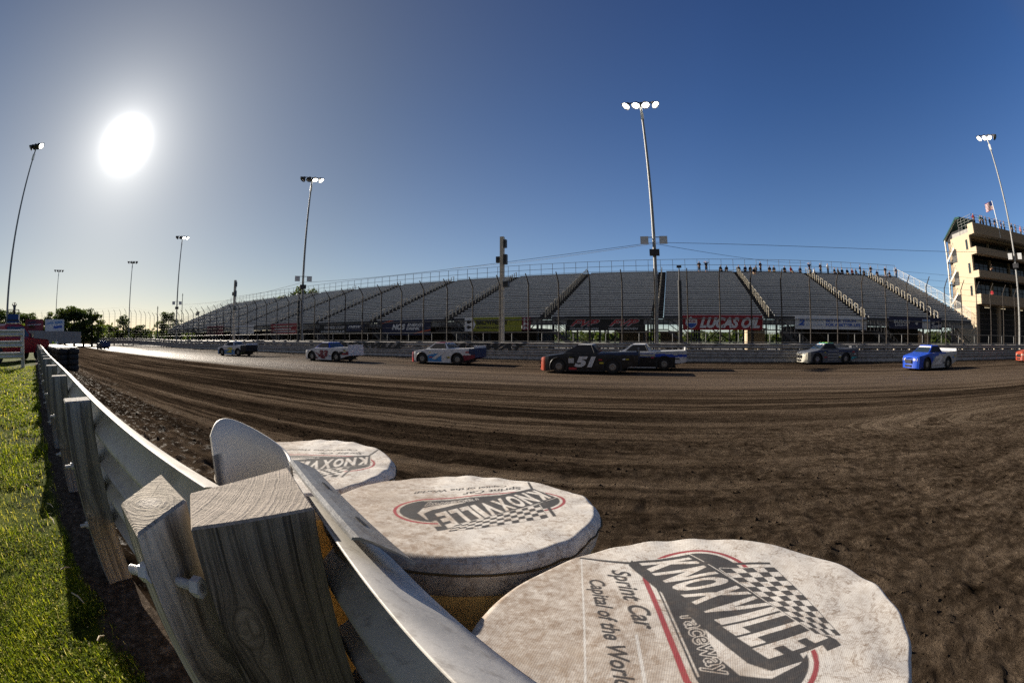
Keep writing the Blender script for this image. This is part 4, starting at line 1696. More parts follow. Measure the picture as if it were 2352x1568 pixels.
def d_nos(mb, x0, x1, z0, z1, Y):
    W, H = x1 - x0, z1 - z0
    tx(mb, 'NOS', x0 + W * .22, z0 + H * .36, W * .28, H * .40, bn['white'], Y, .25, .06)
    tx(mb, 'ENERGY', x0 + W * .54, z0 + H * .58, W * .35, H * .20, bn['white'], Y, .25, .04)
    tx(mb, 'DRINK', x0 + W * .52, z0 + H * .34, W * .28, H * .19, bn['white'], Y, .25, .04)
    poly2(mb, [(x0, z0 + H * .80), (x0 + W * .22, z0 + H * .97), (x0 + W * .26, z0 + H), (x0 + W * .17, z0 + H), (x0, z0 + H * .88)], Y, bn['orange'])
    poly2(mb, [(x0 + W * .66, z0 + H * .06), (x0 + W, z0 + H * .30), (x0 + W, z0 + H * .38), (x0 + W * .74, z0 + H * .18)], Y, bn['orange'])


def d_dark(mb, x0, x1, z0, z1, Y):
    W, H = x1 - x0, z1 - z0
    tx(mb, 'FARMERS COOP', x0 + W * .10, z0 + H * .46, W * .45, H * .24, bn['silver'], Y, .2, .03)
    tx(mb, 'KNOXVILLE', x0 + W * .03, z0 + H * .12, W * .52, H * .18, bn['silver'], Y, .2, .03)
    poly2(mb, [(x0 + W * .58, z0 + H * .22), (x0 + W * .90, z0 + H * .22), (x0 + W * .96, z0 + H * .78), (x0 + W * .60, z0 + H * .78)], Y, bn['navy'])
    tx(mb, 'new', x0 + W * .62, z0 + H * .50, W * .26, H * .20, bn['white'], Y - .006, .3, .03)


def d_lines(mat):
    def f(mb, x0, x1, z0, z1, Y):
        W, H = x1 - x0, z1 - z0
        for k, (a, w_) in enumerate(((.1, .8), (.15, .6), (.1, .7))):
            poly2(mb, [(x0 + W * a, z0 + H * (.18 + .26 * k)), (x0 + W * (a + w_), z0 + H * (.18 + .26 * k)), (x0 + W * (a + w_), z0 + H * (.30 + .26 * k)), (x0 + W * a, z0 + H * (.30 + .26 * k))], Y, mat)
    return f


banner('banner', 1568, 724, 1752, 758, bn['red'], 'red banner with white slanted lettering and a shield on the stand', d_lucas)
banner('banner', 1826, 725, 1990, 757, bn['white'], 'pale blue banner with dark blue vision slogan in two lines', d_wolfe)
banner('banner', 2042, 727, 2163, 757, bn['navy'], 'dark navy banner with a silver can beside the bright end stair', d_busch)
banner('banner', 1302, 727, 1478, 759, bn['black'], 'black banner with two red slanted logos side by side', d_fvp)
banner('banner', 1070, 730, 1198, 760, bn['green'], 'yellow green banner with black lettering and white arrow end', d_brown)
banner('banner', 1199, 729, 1219, 758, bn['maroon'], 'narrow maroon banner with stacked white letters', d_h)
banner('banner', 878, 737, 989, 769, bn['navy'], 'dark navy banner with white energy drink lettering and orange stripes', d_nos)
banner('banner', 735, 742, 845, 766, bn['black'], 'black banner with two lines of small white lettering', d_dark)
banner('banner', 622, 745, 686, 767, bn['red'], 'red banner with pale panel beside the tall light pole', d_lines(bn['silver']))
banner('banner', 532, 748, 583, 766, bn['white'], 'small pale banner with grey stripes on the far left stand', d_lines(bn['silver']))
banner('banner', 476, 750, 512, 767, bn['maroon'], 'brownish banner on the distant end of the stand', d_lines(bn['ink']))

# ================================================================== POLES
POLE_G = 'tall floodlight poles round the track'


def floodlight_pole(x, y, ztop, label, yaw, lit, n=4, spk=True, span=3.6, spk_z=8.0):
    r = empty('floodlight_pole', (x, y, -1.8), yaw, label, 'light pole', POLE_G)
    H = ztop + 1.8
    mb = MB()
    mb.tube([(0, 0, 0), (0, 0, H)], [.19, .10], M['steel'], 10)
    mb.build('pole', r)
    mb = MB()
    mb.bar((-span / 2, 0, H), (span / 2, 0, H), .09, .09, M['dark_steel'])
    mb.build('crossarm', r)
    for k in range(n):
        xx = -span / 2 + span * (k + .5) / n
        tl = .9
        mb = MB()
        d = Vector(((.65 if k in (0, n - 1) else .18) * (1 if xx > 0 else -1), -.30, -tl)).normalized()
        c = Vector((xx, -.12, H - .32))
        s = d.cross(Vector((0, 0, 1))).normalized()
        u = s.cross(d)
        prof = [(-.42, .10), (-.38, .17), (-.16, .22), (.0, .40), (.12, .44)]
        mb.loft([[c + d * t + (s * cos(a) + u * sin(a)) * rr for a in np.linspace(0, 2 * pi, 14, endpoint=False)] for t, rr in prof], M['dark_steel'], True, True, False)
        hd = mb.build('lamp_head', r)
        mb = MB()
        mb.loft([[c + d * t + (s * cos(a) + u * sin(a)) * rr for a in np.linspace(0, 2 * pi, 14, endpoint=False)] for t, rr in ((.06, .33), (.10, .27), (.11, .02))], M['lamp'] if (lit and k in lit) else M['glass'], True, True, False)
        mb.build('lamp_lens', hd)
    mb = MB()
    mb.box((-.14, -.14, H - 1.9), (.14, .14, H - 1.2), M['white'])
    mb.build('control_box', r)
    if spk:
        zz = spk_z + 1.8
        mb = MB()
        mb.bar((-.85, 0, zz + .35), (.85, 0, zz + .35), .06, .06, M['dark_steel'])
        mb.build('speaker_arm', r)
        for sx in (-.8, .8):
            mb = MB()
            cc = Vector((sx, -.1, zz))
            mb.loft([[cc + Vector((a * q, -.35 + yy, b_ * q)) for a, b_ in ((-1, -1), (1, -1), (1, 1), (-1, 1))] for yy, q in ((0, .34), (.30, .26), (.62, .12))], M['horn'], True, False, True)
            mb.build('horn_speaker', r)
        mb = MB()
        mb.box((-.42, -.45, zz - 1.25), (.42, .0, zz - .75), M['dark_steel'])
        mb.build('speaker_box', r)
    mb = MB()
    mb.box((-.45, -.22, 0), (.45, .22, 3.2), M['concrete'])
    return r


pm_ = aty(1508, 785, 35.2)
floodlight_pole(pm_.x, 35.2, 21.6, 'tallest lit floodlight pole, standing before the middle of the stand', radians(2), (0, 1, 2, 3))
pl_ = aty(693, 785, 35.2)
floodlight_pole(pl_.x, 35.2, 21.2, 'lit floodlight pole before the left part of the stand', radians(55), (2, 3), 4, True, 3.4, 7.4)
pr_ = aty(2342, 778, 35.6)
floodlight_pole(pr_.x, 35.6, 23.4, 'lit floodlight pole in front of the beige tower', radians(-40), (0, 1, 2), 4, True, 3.6, 9.0)
pf_ = aty(405, 780, 35.2)
floodlight_pole(pf_.x, 35.2, 21.3, 'slim lit floodlight pole at the far left end of the stand', radians(66), (2, 3), 4, True, 3.4, 7.2)
pq = atd(296, 770, 132)
floodlight_pole(pq.x, pq.y, 21.5, 'unlit distant floodlight pole rising between the left trees', radians(62), (), 4, False, 3.8)
pq = atd(129, 710, 157)
floodlight_pole(pq.x, pq.y, 21.6, 'unlit farthest floodlight pole behind the round-topped trees', radians(80), (), 4, False, 4.4)
floodlight_pole(-54.4, -4.4, 21.4, 'floodlight pole in the infield with one lit lamp, beside the sun', radians(60), (3,), 4, False, 2.6)


M['box_grey'] = P('grey_box', (.10, .105, .11), .6, 0, .15, 4)
M['pole_wood'] = P('pale_pole', (.60, .53, .42), .75, 0, .12, 2)


def speaker_pole(x, ztop, label):
    r = empty('speaker_pole', (x, 34.9, -1.8), 0, label, 'speaker pole', 'pale wooden poles carrying loudspeakers')
    H = ztop + 1.8
    mb = MB()
    mb.box((-.17, -.17, 0), (.17, .17, H), M['pole_wood'])
    mb.build('pole', r)
    for (a, b_) in (((.18, -.2, H - 1.05), (.42, .15, H - .3)), ((-.52, -.25, H - 2.4), (-.19, .1, H - 1.85)), ((.20, -.28, H - 2.6), (.50, .1, H - 1.7)), ((.19, -.3, H - 4.65), (.68, .1, H - 4.15))):
        mb = MB()
        mb.box(a, b_, M['box_grey'])
        cx, cz = (a[0] + b_[0]) / 2, (a[2] + b_[2]) / 2
        w_, h_ = (b_[0] - a[0]) / 2 * .8, (b_[2] - a[2]) / 2 * .8
        mb.box((cx - w_, a[1] - .02, cz - h_), (cx + w_, a[1] + .01, cz + h_), M['black'])
        mb.build('speaker_box', r)


speaker_pole(aty(1153, 785, 34.9).x, 9.15, 'sunlit white loudspeaker pole left of the middle of the stand')
speaker_pole(aty(537, 770, 34.9).x, 9.0, 'shaded loudspeaker pole standing before the far left stand')


def black_mast(x, label, cam_top):
    r = empty('padded_mast', (x, 34.4, -1.8), 0, label, 'mast', 'short black masts behind the guard wall')
    mb = MB()
    mb.tube([(0, 0, 0), (0, 0, 6.35)], .17, M['black'], 10)
    mb.build('mast', r)
    mb = MB()
    mb.tube([(0, 0, 6.35), (0, 0, 7.4)], [.09, .04], M['black'], 8)
    if cam_top:
        mb.box((-.2, -.25, 7.4), (.2, .1, 7.55), M['black'])
    mb.build('mast_tip', r)


black_mast(aty(1563, 785, 34.4).x, 'short black mast with a camera tip, left of the red banner', True)
black_mast(aty(685, 785, 34.4).x, 'short black mast beside the left stand light pole', False)


def wire(p, q, sag, label, r=.018, n=16):
    mb = MB()
    p, q = Vector(p), Vector(q)
    mb.tube([p.lerp(q, k / n) - Vector((0, 0, sag * 4 * (k / n) * (1 - k / n))) for k in range(n + 1)], r, M['dark_steel'], 5, False)
    o = mb.build('overhead_wire')
    tag(o, label, 'wire', 'wires strung between the poles')


zmid = 7.9
wire((pm_.x, 35.2, zmid), (pl_.x, 35.2, 7.0), .9, 'upper wire running left from the tallest pole toward the left pole')
wire((pm_.x, 35.2, zmid - .1), aty(1040, 615, 62), .5, 'lower wire dropping left from the tallest pole to the stand railing')
wire((pm_.x, 35.2, zmid), (pr_.x, 35.6, 9.6), .9, 'upper wire running right from the tallest pole to the tower pole')
wire((pm_.x, 35.2, zmid - .1), aty(1850, 604, 62), .5, 'lower wire dropping right from the tallest pole to the stand railing')
wire((pl_.x, 35.2, 7.0), (pf_.x, 35.2, 7.0), .9, 'wire between the two left floodlight poles')
m, nt, b, co = new_mat('dim_lamp')
b.inputs['Emission Color'].default_value = (1, .8, .5, 1)
nt.val(b.inputs['Emission Strength'], nt.math('MULTIPLY_ADD', nt.noise(co.outputs['Object'], 2, 2), .4, .2))
M['dim_lamp'] = m
# ================================================================== TOWER
tw = empty('press_tower', (43, 44.5, -1.78), 0, 'beige four-storey press tower with dark balconies and roof deck beside the stand', 'building')
TX0, TX1 = 43.0, 84.0
YC, YB = 44.55, 49.6          # core front and back
mb = MB()
# sunlit side wall, with door-like openings left as recessed dark parts
mb.box((TX0, YC, -1.8), (TX0 + .35, YB, 13.0), M['stucco'])
mb.box((TX0 + .35, YB - .3, -1.8), (TX1, YB, 13.0), M['stucco'])
# floor slabs and recessed room
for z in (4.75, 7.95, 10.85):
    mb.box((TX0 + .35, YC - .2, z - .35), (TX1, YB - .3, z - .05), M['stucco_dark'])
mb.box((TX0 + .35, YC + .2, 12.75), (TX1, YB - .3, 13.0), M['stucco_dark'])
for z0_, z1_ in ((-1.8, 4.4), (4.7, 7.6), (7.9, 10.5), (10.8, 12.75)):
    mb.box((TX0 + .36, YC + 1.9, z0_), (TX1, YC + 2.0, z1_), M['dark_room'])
at_parent(mb.build('wall', tw), tw)
for (z0_, z1_, yo) in ((4.35, 5.55, .0), (7.6, 8.45, .0), (10.5, 11.35, .0), (13.0, 14.35, .0)):
    mb = MB()
    Yf = 43.15
    mb.box((TX0, Yf, z0_), (TX0 + .3, YC + .0, z1_), M['stucco'])
    mb.box((TX0 + .3, Yf, z0_), (TX1, Yf + .22, z1_), M['stucco_dark'])  # front face toned darker than the end for its shade
    if z0_ > 12:
        mb.box((TX0, YC, z0_), (TX0 + .3, YB, 13.35), M['stucco'])
        mb.box((TX0 + .3, Yf + .22, 13.0), (TX1, YB - .3, 13.96), M['concrete'])
    else:
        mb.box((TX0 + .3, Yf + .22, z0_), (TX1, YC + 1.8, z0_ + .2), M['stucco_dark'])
    at_parent(mb.build('balcony', tw), tw)
for z0_, z1_ in ((5.75, 7.3), (8.75, 10.3), (11.6, 12.6)):
    for q in range(7):
        xa = TX0 + 1.1 + q * 5.6
        mb = MB()
        mb.box((xa, YC + 1.86, z0_), (xa + 4.6, YC + 1.89, z1_), M['glass'])
        for t in range(5):
            mb.box((xa + 1.15 * t - .04, YC + 1.80, z0_), (xa + 1.15 * t + .04, YC + 1.86, z1_), M['dark_steel'])
        mb.box((xa, YC + 1.80, z0_ + .75), (xa + 4.6, YC + 1.855, z0_ + .82), M['dark_steel'])
        at_parent(mb.build('window', tw), tw)
for q in range(8):
    mb = MB()
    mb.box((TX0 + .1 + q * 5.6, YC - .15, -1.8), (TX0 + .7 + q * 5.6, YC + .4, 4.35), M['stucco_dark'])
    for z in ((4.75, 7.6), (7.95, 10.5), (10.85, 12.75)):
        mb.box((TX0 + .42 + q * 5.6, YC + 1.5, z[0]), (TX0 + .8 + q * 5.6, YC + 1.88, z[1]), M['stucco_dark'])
    at_parent(mb.build('column', tw), tw)
for (z0_, z1_) in ((11.3, 12.55), (8.3, 9.55), (5.5, 6.7)):
    mb = MB()
    mb.box((TX0 - .02, YC + .55, z0_), (TX0 + .1, YC + 1.1, z1_), M['glass'])
    mb.box((TX0 - .04, YC + .50, z0_ - .05), (TX0 + .1, YC + 1.15, z0_ - .0), M['stucco_dark'])
    at_parent(mb.build('side_window', tw), tw)
# outside stair: frame, stair well and openings painted dark for shade, flights
mb = MB()
for (x, y) in ((TX0 + .1, 51.25), (TX0 + 3.2, 51.25)):
    mb.bar((x, y, -1.8), (x, y, 13.6), .22, .22, M['guard_white'], (0, 1, 0))
mb.bar((TX0 + .1, 51.3, 13.6), (TX0 + .1, 47.3, 15.75), .18, .25, M['guard_white'])
mb.bar((TX0 + .1, 51.3, 13.6), (TX0 + 3.2, 51.3, 13.6), .16, .16, M['guard_white'])
at_parent(mb.build('stair_frame', tw), tw)
mb = MB()
mb.box((TX0 + .6, 49.62, -1.8), (TX0 + .7, 51.15, 13.5), M['stucco_dark'])
mb.box((TX0 + .7, 51.05, -1.8), (TX0 + 3.2, 51.15, 13.5), M['stucco_dark'])
at_parent(mb.build('stair_well', tw), tw)
for z in (4.1, 7.1, 10.1):
    mb = MB()
    mb.box((TX0 - .015, 48.35, z), (TX0 + .1, 49.63, z + 1.75), M['dark_room'])  # black panel on the solid wall stands for the opening's shade
    for q in range(6):
        mb.box((TX0 - .04, 48.38, z + .12 + .14 * q), (TX0 - .01, 49.6, z + .16 + .14 * q), M['steel'])
    at_parent(mb.build('opening_shade_panel', tw), tw)
    mb = MB()
    mb.bar((TX0 - .06, 51.2, z + .35), (TX0 - .06, 48.8, z + 2.0), .1, .30, M['guard_white'])
    mb.bar((TX0 + .0, 51.2, z + 1.25), (TX0 + .0, 49.0, z + 2.7), .06, .06, M['steel'])
    for k in range(7):
        t = k / 6
        mb.bar((TX0 + .0, 51.2 - 2.2 * t, z + .35 + 1.5 * t), (TX0 + .0, 51.2 - 2.2 * t, z + 1.25 + 1.4 * t), .04, .04, M['steel'], (0, 1, 0))
    mb.box((TX0 + .1, 49.65, z + .2), (TX0 + .6, 51.15, z + .32), M['dark_steel'])
    at_parent(mb.build('stair_flight', tw), tw)
mb = MB()
vs = [(TX0 - .1, 51.5, 13.62), (TX0 - .1, 47.3, 15.9), (TX0 - .1, 46.2, 15.75), (TX0 - .1, 46.2, 15.5), (TX0 - .1, 47.3, 15.62), (TX0 - .1, 51.5, 13.42)]
vs += [(TX0 + 4.0, b_, c_) for _, b_, c_ in vs]
mb.add(vs, [(0, 1, 2, 3, 4, 5), (11, 10, 9, 8, 7, 6), (0, 6, 7, 1), (1, 7, 8, 2), (2, 8, 9, 3), (3, 9, 10, 4), (4, 10, 11, 5), (5, 11, 6, 0)], M['green_roof'])
mb.box((TX0 + .4, 46.4, 13.1), (TX0 + .6, 50.9, 14.3), M['dark_room'])
at_parent(mb.build('stair_roof', tw), tw)
mb = MB()
for yy, zz in ((44.6, 15.4), (46.2, 15.4)):
    pass
for z in (14.4, 14.75, 15.1, 15.45):
    mb.bar((TX0 + .1, 43.25, z), (TX1, 43.25, z), .03, .03, M['steel'])
    mb.bar((TX0 + .1, 43.25, z), (TX0 + .1, 47.0, z), .03, .03, M['steel'])
for q in range(24):
    mb.bar((TX0 + .1 + 1.75 * q, 43.25, 14.3), (TX0 + .1 + 1.75 * q, 43.25, 15.5), .04, .04, M['steel'], (0, 1, 0))
for q in range(5):
    mb.bar((TX0 + .1, 43.25 + .93 * q, 13.3), (TX0 + .1, 43.25 + .93 * q, 15.5), .04, .04, M['steel'], (0, 1, 0))
at_parent(mb.build('roof_railing', tw), tw)
for q, (xx, zz) in enumerate(((46.0, 4.1), (50.5, 4.1), (56, 4.1), (62, 4.1))):
    mb = MB()
    mb.box((xx, 45.2, zz - .05), (xx + 1.1, 45.5, zz + .02), M['dim_lamp'])
    at_parent(mb.build('ceiling_lamp', tw), tw)

# flag on the tower roof
fx = atd(2290, 500, 66)
fr = empty('flagpole', (fx.x, fx.y, 13.1), radians(-38), 'white flagpole with a striped flag flying on the tower roof', 'flag')
mb = MB()
mb.tube([(0, 0, 0), (-.35, 0, 5.0)], [.09, .06], M['white'], 8)
mb.build('pole', fr)
M['flag_red'] = flat('flag_red', (.35, .03, .05), .8)
M['flag_white'] = flat('flag_white', (.75, .75, .75), .8)
M['flag_blue'] = flat('flag_blue', (.03, .05, .18), .8)
mb = MB()
Lf, Hf, nf = 1.7, 1.15, 20


def fl_pt(u, v):
    return (-.34 - u * Lf * .92, .10 * sin(u * 7 + v) * u - u * .3, 4.95 - Hf * (1 - v) - u * .38 + .05 * sin(u * 6))


for i in range(nf):
    for j in range(13):
        u0, u1, v0, v1 = i / nf, (i + 1) / nf, j / 13, (j + 1) / 13
        mat = M['flag_red'] if j % 2 == 0 else M['flag_white']
        if u1 <= .41 and j >= 6:
            mat = M['flag_blue'] if (i + j) % 2 or i % 2 else M['flag_white']
            if not ((i % 2) and (j % 2)):
                mat = M['flag_blue']
        mb.add([fl_pt(u0, v0), fl_pt(u1, v0), fl_pt(u1, v1), fl_pt(u0, v1)], [(0, 1, 2, 3)], mat)
mb.build('flag_cloth', fr)

# ================================================================== PEOPLE
SK = {
    # name: (position, radius)
    'pelvis': ((0, 0, .95), .145), 'belly': ((0, -.01, 1.10), .135), 'chest': ((0, 0, 1.32), .155), 'neck': ((0, .01, 1.49), .055), 'headb': ((0, -.005, 1.58), .075), 'head': ((0, -.01, 1.68), .095), 'crown': ((0, 0, 1.745), .06),
    'shL': ((.17, 0, 1.42), .07), 'elL': ((.23, .02, 1.14), .045), 'wrL': ((.24, -.06, .90), .032), 'haL': ((.235, -.09, .81), .038),
    'shR': ((-.17, 0, 1.42), .07), 'elR': ((-.23, .02, 1.14), .045), 'wrR': ((-.24, -.06, .90), .032), 'haR': ((-.235, -.09, .81), .038),
    'hiL': ((.09, 0, .88), .105), 'knL': ((.10, -.02, .50), .062), 'anL': ((.11, .02, .09), .042), 'toL': ((.125, -.15, .035), .036),
    'hiR': ((-.09, 0, .88), .105), 'knR': ((-.10, -.02, .50), .062), 'anR': ((-.11, .02, .09), .042), 'toR': ((-.125, -.15, .035), .036)}
BONES = [('pelvis', 'belly'), ('belly', 'chest'), ('chest', 'neck'), ('neck', 'headb'), ('headb', 'head'), ('head', 'crown'), ('chest', 'shL'), ('shL', 'elL'), ('elL', 'wrL'), ('wrL', 'haL'), ('chest', 'shR'), ('shR', 'elR'), ('elR', 'wrR'), ('wrR', 'haR'),
         ('pelvis', 'hiL'), ('hiL', 'knL'), ('knL', 'anL'), ('anL', 'toL'), ('pelvis', 'hiR'), ('hiR', 'knR'), ('knR', 'anR'), ('anR', 'toR')]
POSES = {
    'stand': {},
    'folded': {'elL': (.25, -.02, 1.16), 'wrL': (.06, -.19, 1.20), 'haL': (-.03, -.20, 1.22), 'elR': (-.25, -.02, 1.16), 'wrR': (-.06, -.20, 1.16), 'haR': (.03, -.21, 1.17)},
    'arms_up': {'elL': (.36, -.06, 1.50), 'wrL': (.20, -.14, 1.70), 'haL': (.12, -.15, 1.72), 'elR': (-.36, -.06, 1.50), 'wrR': (-.20, -.14, 1.70), 'haR': (-.12, -.15, 1.72)},
    'lean': {'chest': (0, -.12, 1.28), 'neck': (0, -.18, 1.44), 'headb': (0, -.23, 1.53), 'head': (0, -.25, 1.62), 'crown': (0, -.24, 1.69), 'shL': (.17, -.13, 1.38), 'shR': (-.17, -.13, 1.38), 'elL': (.26, -.30, 1.16), 'wrL': (.2, -.42, 1.02), 'haL': (.19, -.48, 1.0), 'elR': (-.26, -.30, 1.16), 'wrR': (-.2, -.42, 1.02), 'haR': (-.19, -.48, 1.0)},
    'carry': {'elL': (.26, -.10, 1.14), 'wrL': (.16, -.34, 1.12), 'haL': (.13, -.42, 1.13), 'elR': (-.26, -.05, 1.14), 'wrR': (-.18, -.30, 1.08), 'haR': (-.14, -.38, 1.08), 'knR': (-.12, -.16, .52), 'anR': (-.12, .06, .12), 'toR': (-.13, -.1, .04)},
    'sit': {}, 'sit_fwd': {}}
for nm, fwd in (('sit', 0.0), ('sit_fwd', .16)):
    d = {}
    dz_ = -.48
    for k, (p, r) in SK.items():
        x, y, z = p
        if k[:2] in ('pe', 'be', 'ch', 'ne', 'he', 'cr', 'sh'):
            d[k] = (x, y - fwd * max(0, (z - .95)), z + dz_)
    for s, sx in (('L', 1), ('R', -1)):
        d['hi' + s] = (.09 * sx, -.05, .43)
        d['kn' + s] = (.13 * sx, -.44, .47)
        d['an' + s] = (.12 * sx, -.42, .06)
        d['to' + s] = (.13 * sx, -.58, .015)
        d['el' + s] = (.24 * sx, -.10 - fwd * .3, .68)
        d['wr' + s] = (.13 * sx, -.30, .56)
        d['ha' + s] = (.09 * sx, -.38, .55)
    POSES[nm] = d

CLOTH = {'shirt': {('pelvis', 'belly'), ('belly', 'chest'), ('chest', 'shL'), ('chest', 'shR'), ('shL', 'elL'), ('shR', 'elR'), ('chest', 'neck')},
         'trousers': {('pelvis', 'hiL'), ('pelvis', 'hiR'), ('hiL', 'knL'), ('hiR', 'knR')},
         'long': {('pelvis', 'hiL'), ('pelvis', 'hiR'), ('hiL', 'knL'), ('hiR', 'knR'), ('knL', 'anL'), ('knR', 'anR')},
         'shoeL': {('anL', 'toL')}, 'shoeR': {('anR', 'toR')},
         'hair': {('head', 'crown')}}


def body_arrays(pose):
    J = {k: (Vector(POSES[pose].get(k, p)), r) for k, (p, r) in SK.items()}
    names = list(J)
    me = bpy.data.meshes.new('b')
    me.from_pydata([J[n][0] for n in names], [(names.index(a), names.index(b_)) for a, b_ in BONES], [])
    ob = bpy.data.objects.new('b', me)
    COL.objects.link(ob)
    sk = ob.modifiers.new('s', 'SKIN')
    sk.use_smooth_shade = True
    for i, n in enumerate(names):
        r = J[n][1]
        me.skin_vertices[0].data[i].radius = (r * (1.25 if n in ('chest', 'belly', 'pelvis') else 1), r * (.8 if n in ('chest', 'belly', 'pelvis') else 1))
        me.skin_vertices[0].data[i].use_root = (n == 'pelvis')
    ss = ob.modifiers.new('u', 'SUBSURF')
    ss.levels = ss.render_levels = 1
    bpy.context.view_layer.update()
    em = bpy.data.meshes.new_from_object(ob.evaluated_get(bpy.context.evaluated_depsgraph_get()))
    V = np.array([v.co[:] for v in em.vertices])
    N = np.array([v.normal[:] for v in em.vertices])
    F = [tuple(p.vertices) for p in em.polygons]
    bpy.data.objects.remove(ob)
    bpy.data.meshes.remove(me)
    bpy.data.meshes.remove(em)
    # a nose and a brow hollow so the head has a front
    hd = np.array(J['head'][0])
    d = V - hd
    nose = (np.abs(d[:, 0]) < .035) & (d[:, 1] < -.055) & (np.abs(d[:, 2] + .015) < .045)
    V[nose, 1] -= .022
    # nearest bone for each vertex
    best = np.full(len(V), 1e9)
    bi = np.zeros(len(V), int)
    for k, (a, b_) in enumerate(BONES):
        A, B = np.array(J[a][0]), np.array(J[b_][0])
        ab = B - A
        t = np.clip(((V - A) @ ab) / (ab @ ab), 0, 1)
        dist = np.linalg.norm(V - (A + t[:, None] * ab), axis=1) / (.5 * (J[a][1] + J[b_][1]))
        m_ = dist < best
        best[m_], bi[m_] = dist[m_], k
    return V, N, F, bi


BODY = {p: body_arrays(p) for p in POSES}
_pm = {}


def pmesh(pose, part):
    key = (pose, part)
    if key in _pm:
        return _pm[key]
    V, N, F, bi = BODY[pose]
    me = bpy.data.meshes.new('person_' + part)
    if part == 'body':
        me.from_pydata(V.tolist(), [], F)
    else:
        bones = {i for i, b_ in enumerate(BONES) if b_ in CLOTH[part]}
        fs = [f for f in F if sum(bi[i] in bones for i in f) >= (len(f) if part != 'hair' else 2)]
        use = sorted({i for f in fs for i in f})
        mp = {i: k for k, i in enumerate(use)}
        off = {'shirt': .016, 'trousers': .018, 'long': .018, 'shoeL': .014, 'shoeR': .014, 'hair': .016}[part]
        me.from_pydata((V[use] + N[use] * off).tolist(), [], [tuple(mp[i] for i in f) for f in fs])
    me.polygons.foreach_set('use_smooth', [True] * len(me.polygons))
    me.materials.append(M['skin'])
    _pm[key] = me
    return me


CL = {k: flat('cloth_' + k, v, .85, .2) for k, v in {'black': (.016, .016, .018), 'navy': (.02, .028, .06), 'grey': (.12, .12, .125), 'white': (.66, .66, .66), 'red': (.34, .03, .04), 'orange': (.45, .09, .04), 'pink': (.55, .20, .24),
                                                      'green': (.06, .15, .07), 'khaki': (.25, .20, .13), 'denim': (.05, .075, .13), 'hivis': (.42, .62, .04), 'blue': (.05, .11, .30)}.items()}


def person(pose, loc, rz, shirt, legs, label, group, long=True, hair='hair', scale=1.0):
    r = empty('person', loc, rz, label, 'person', group)
    r.scale = (scale,) * 3
    for part, mat in (('body', M['skin']), ('shirt', CL[shirt]), ('long' if long else 'trousers', CL[legs]), ('shoeL', CL['black']), ('shoeR', CL['black']), ('hair', M['hair'] if hair == 'hair' else CL[hair])):
        o = bpy.data.objects.new({'long': 'trousers', 'trousers': 'shorts', 'shoeL': 'shoe', 'shoeR': 'shoe', 'hair': 'hair' if hair == 'hair' else 'cap'}.get(part, part), pmesh(pose, part))
        COL.objects.link(o)
        o.parent = r
        o.material_slots[0].link = 'OBJECT'
        o.material_slots[0].material = mat
    return r


GP = 'spectators on the top rows of the stand'
YW, ZW = rowY(NR - 1), rowZ(NR - 1)      # top seat row
sitz = ZW - .48 + .02
FT = ZW - .40


def stand_x(px, py=618):
    return aty(px, py, YW).x


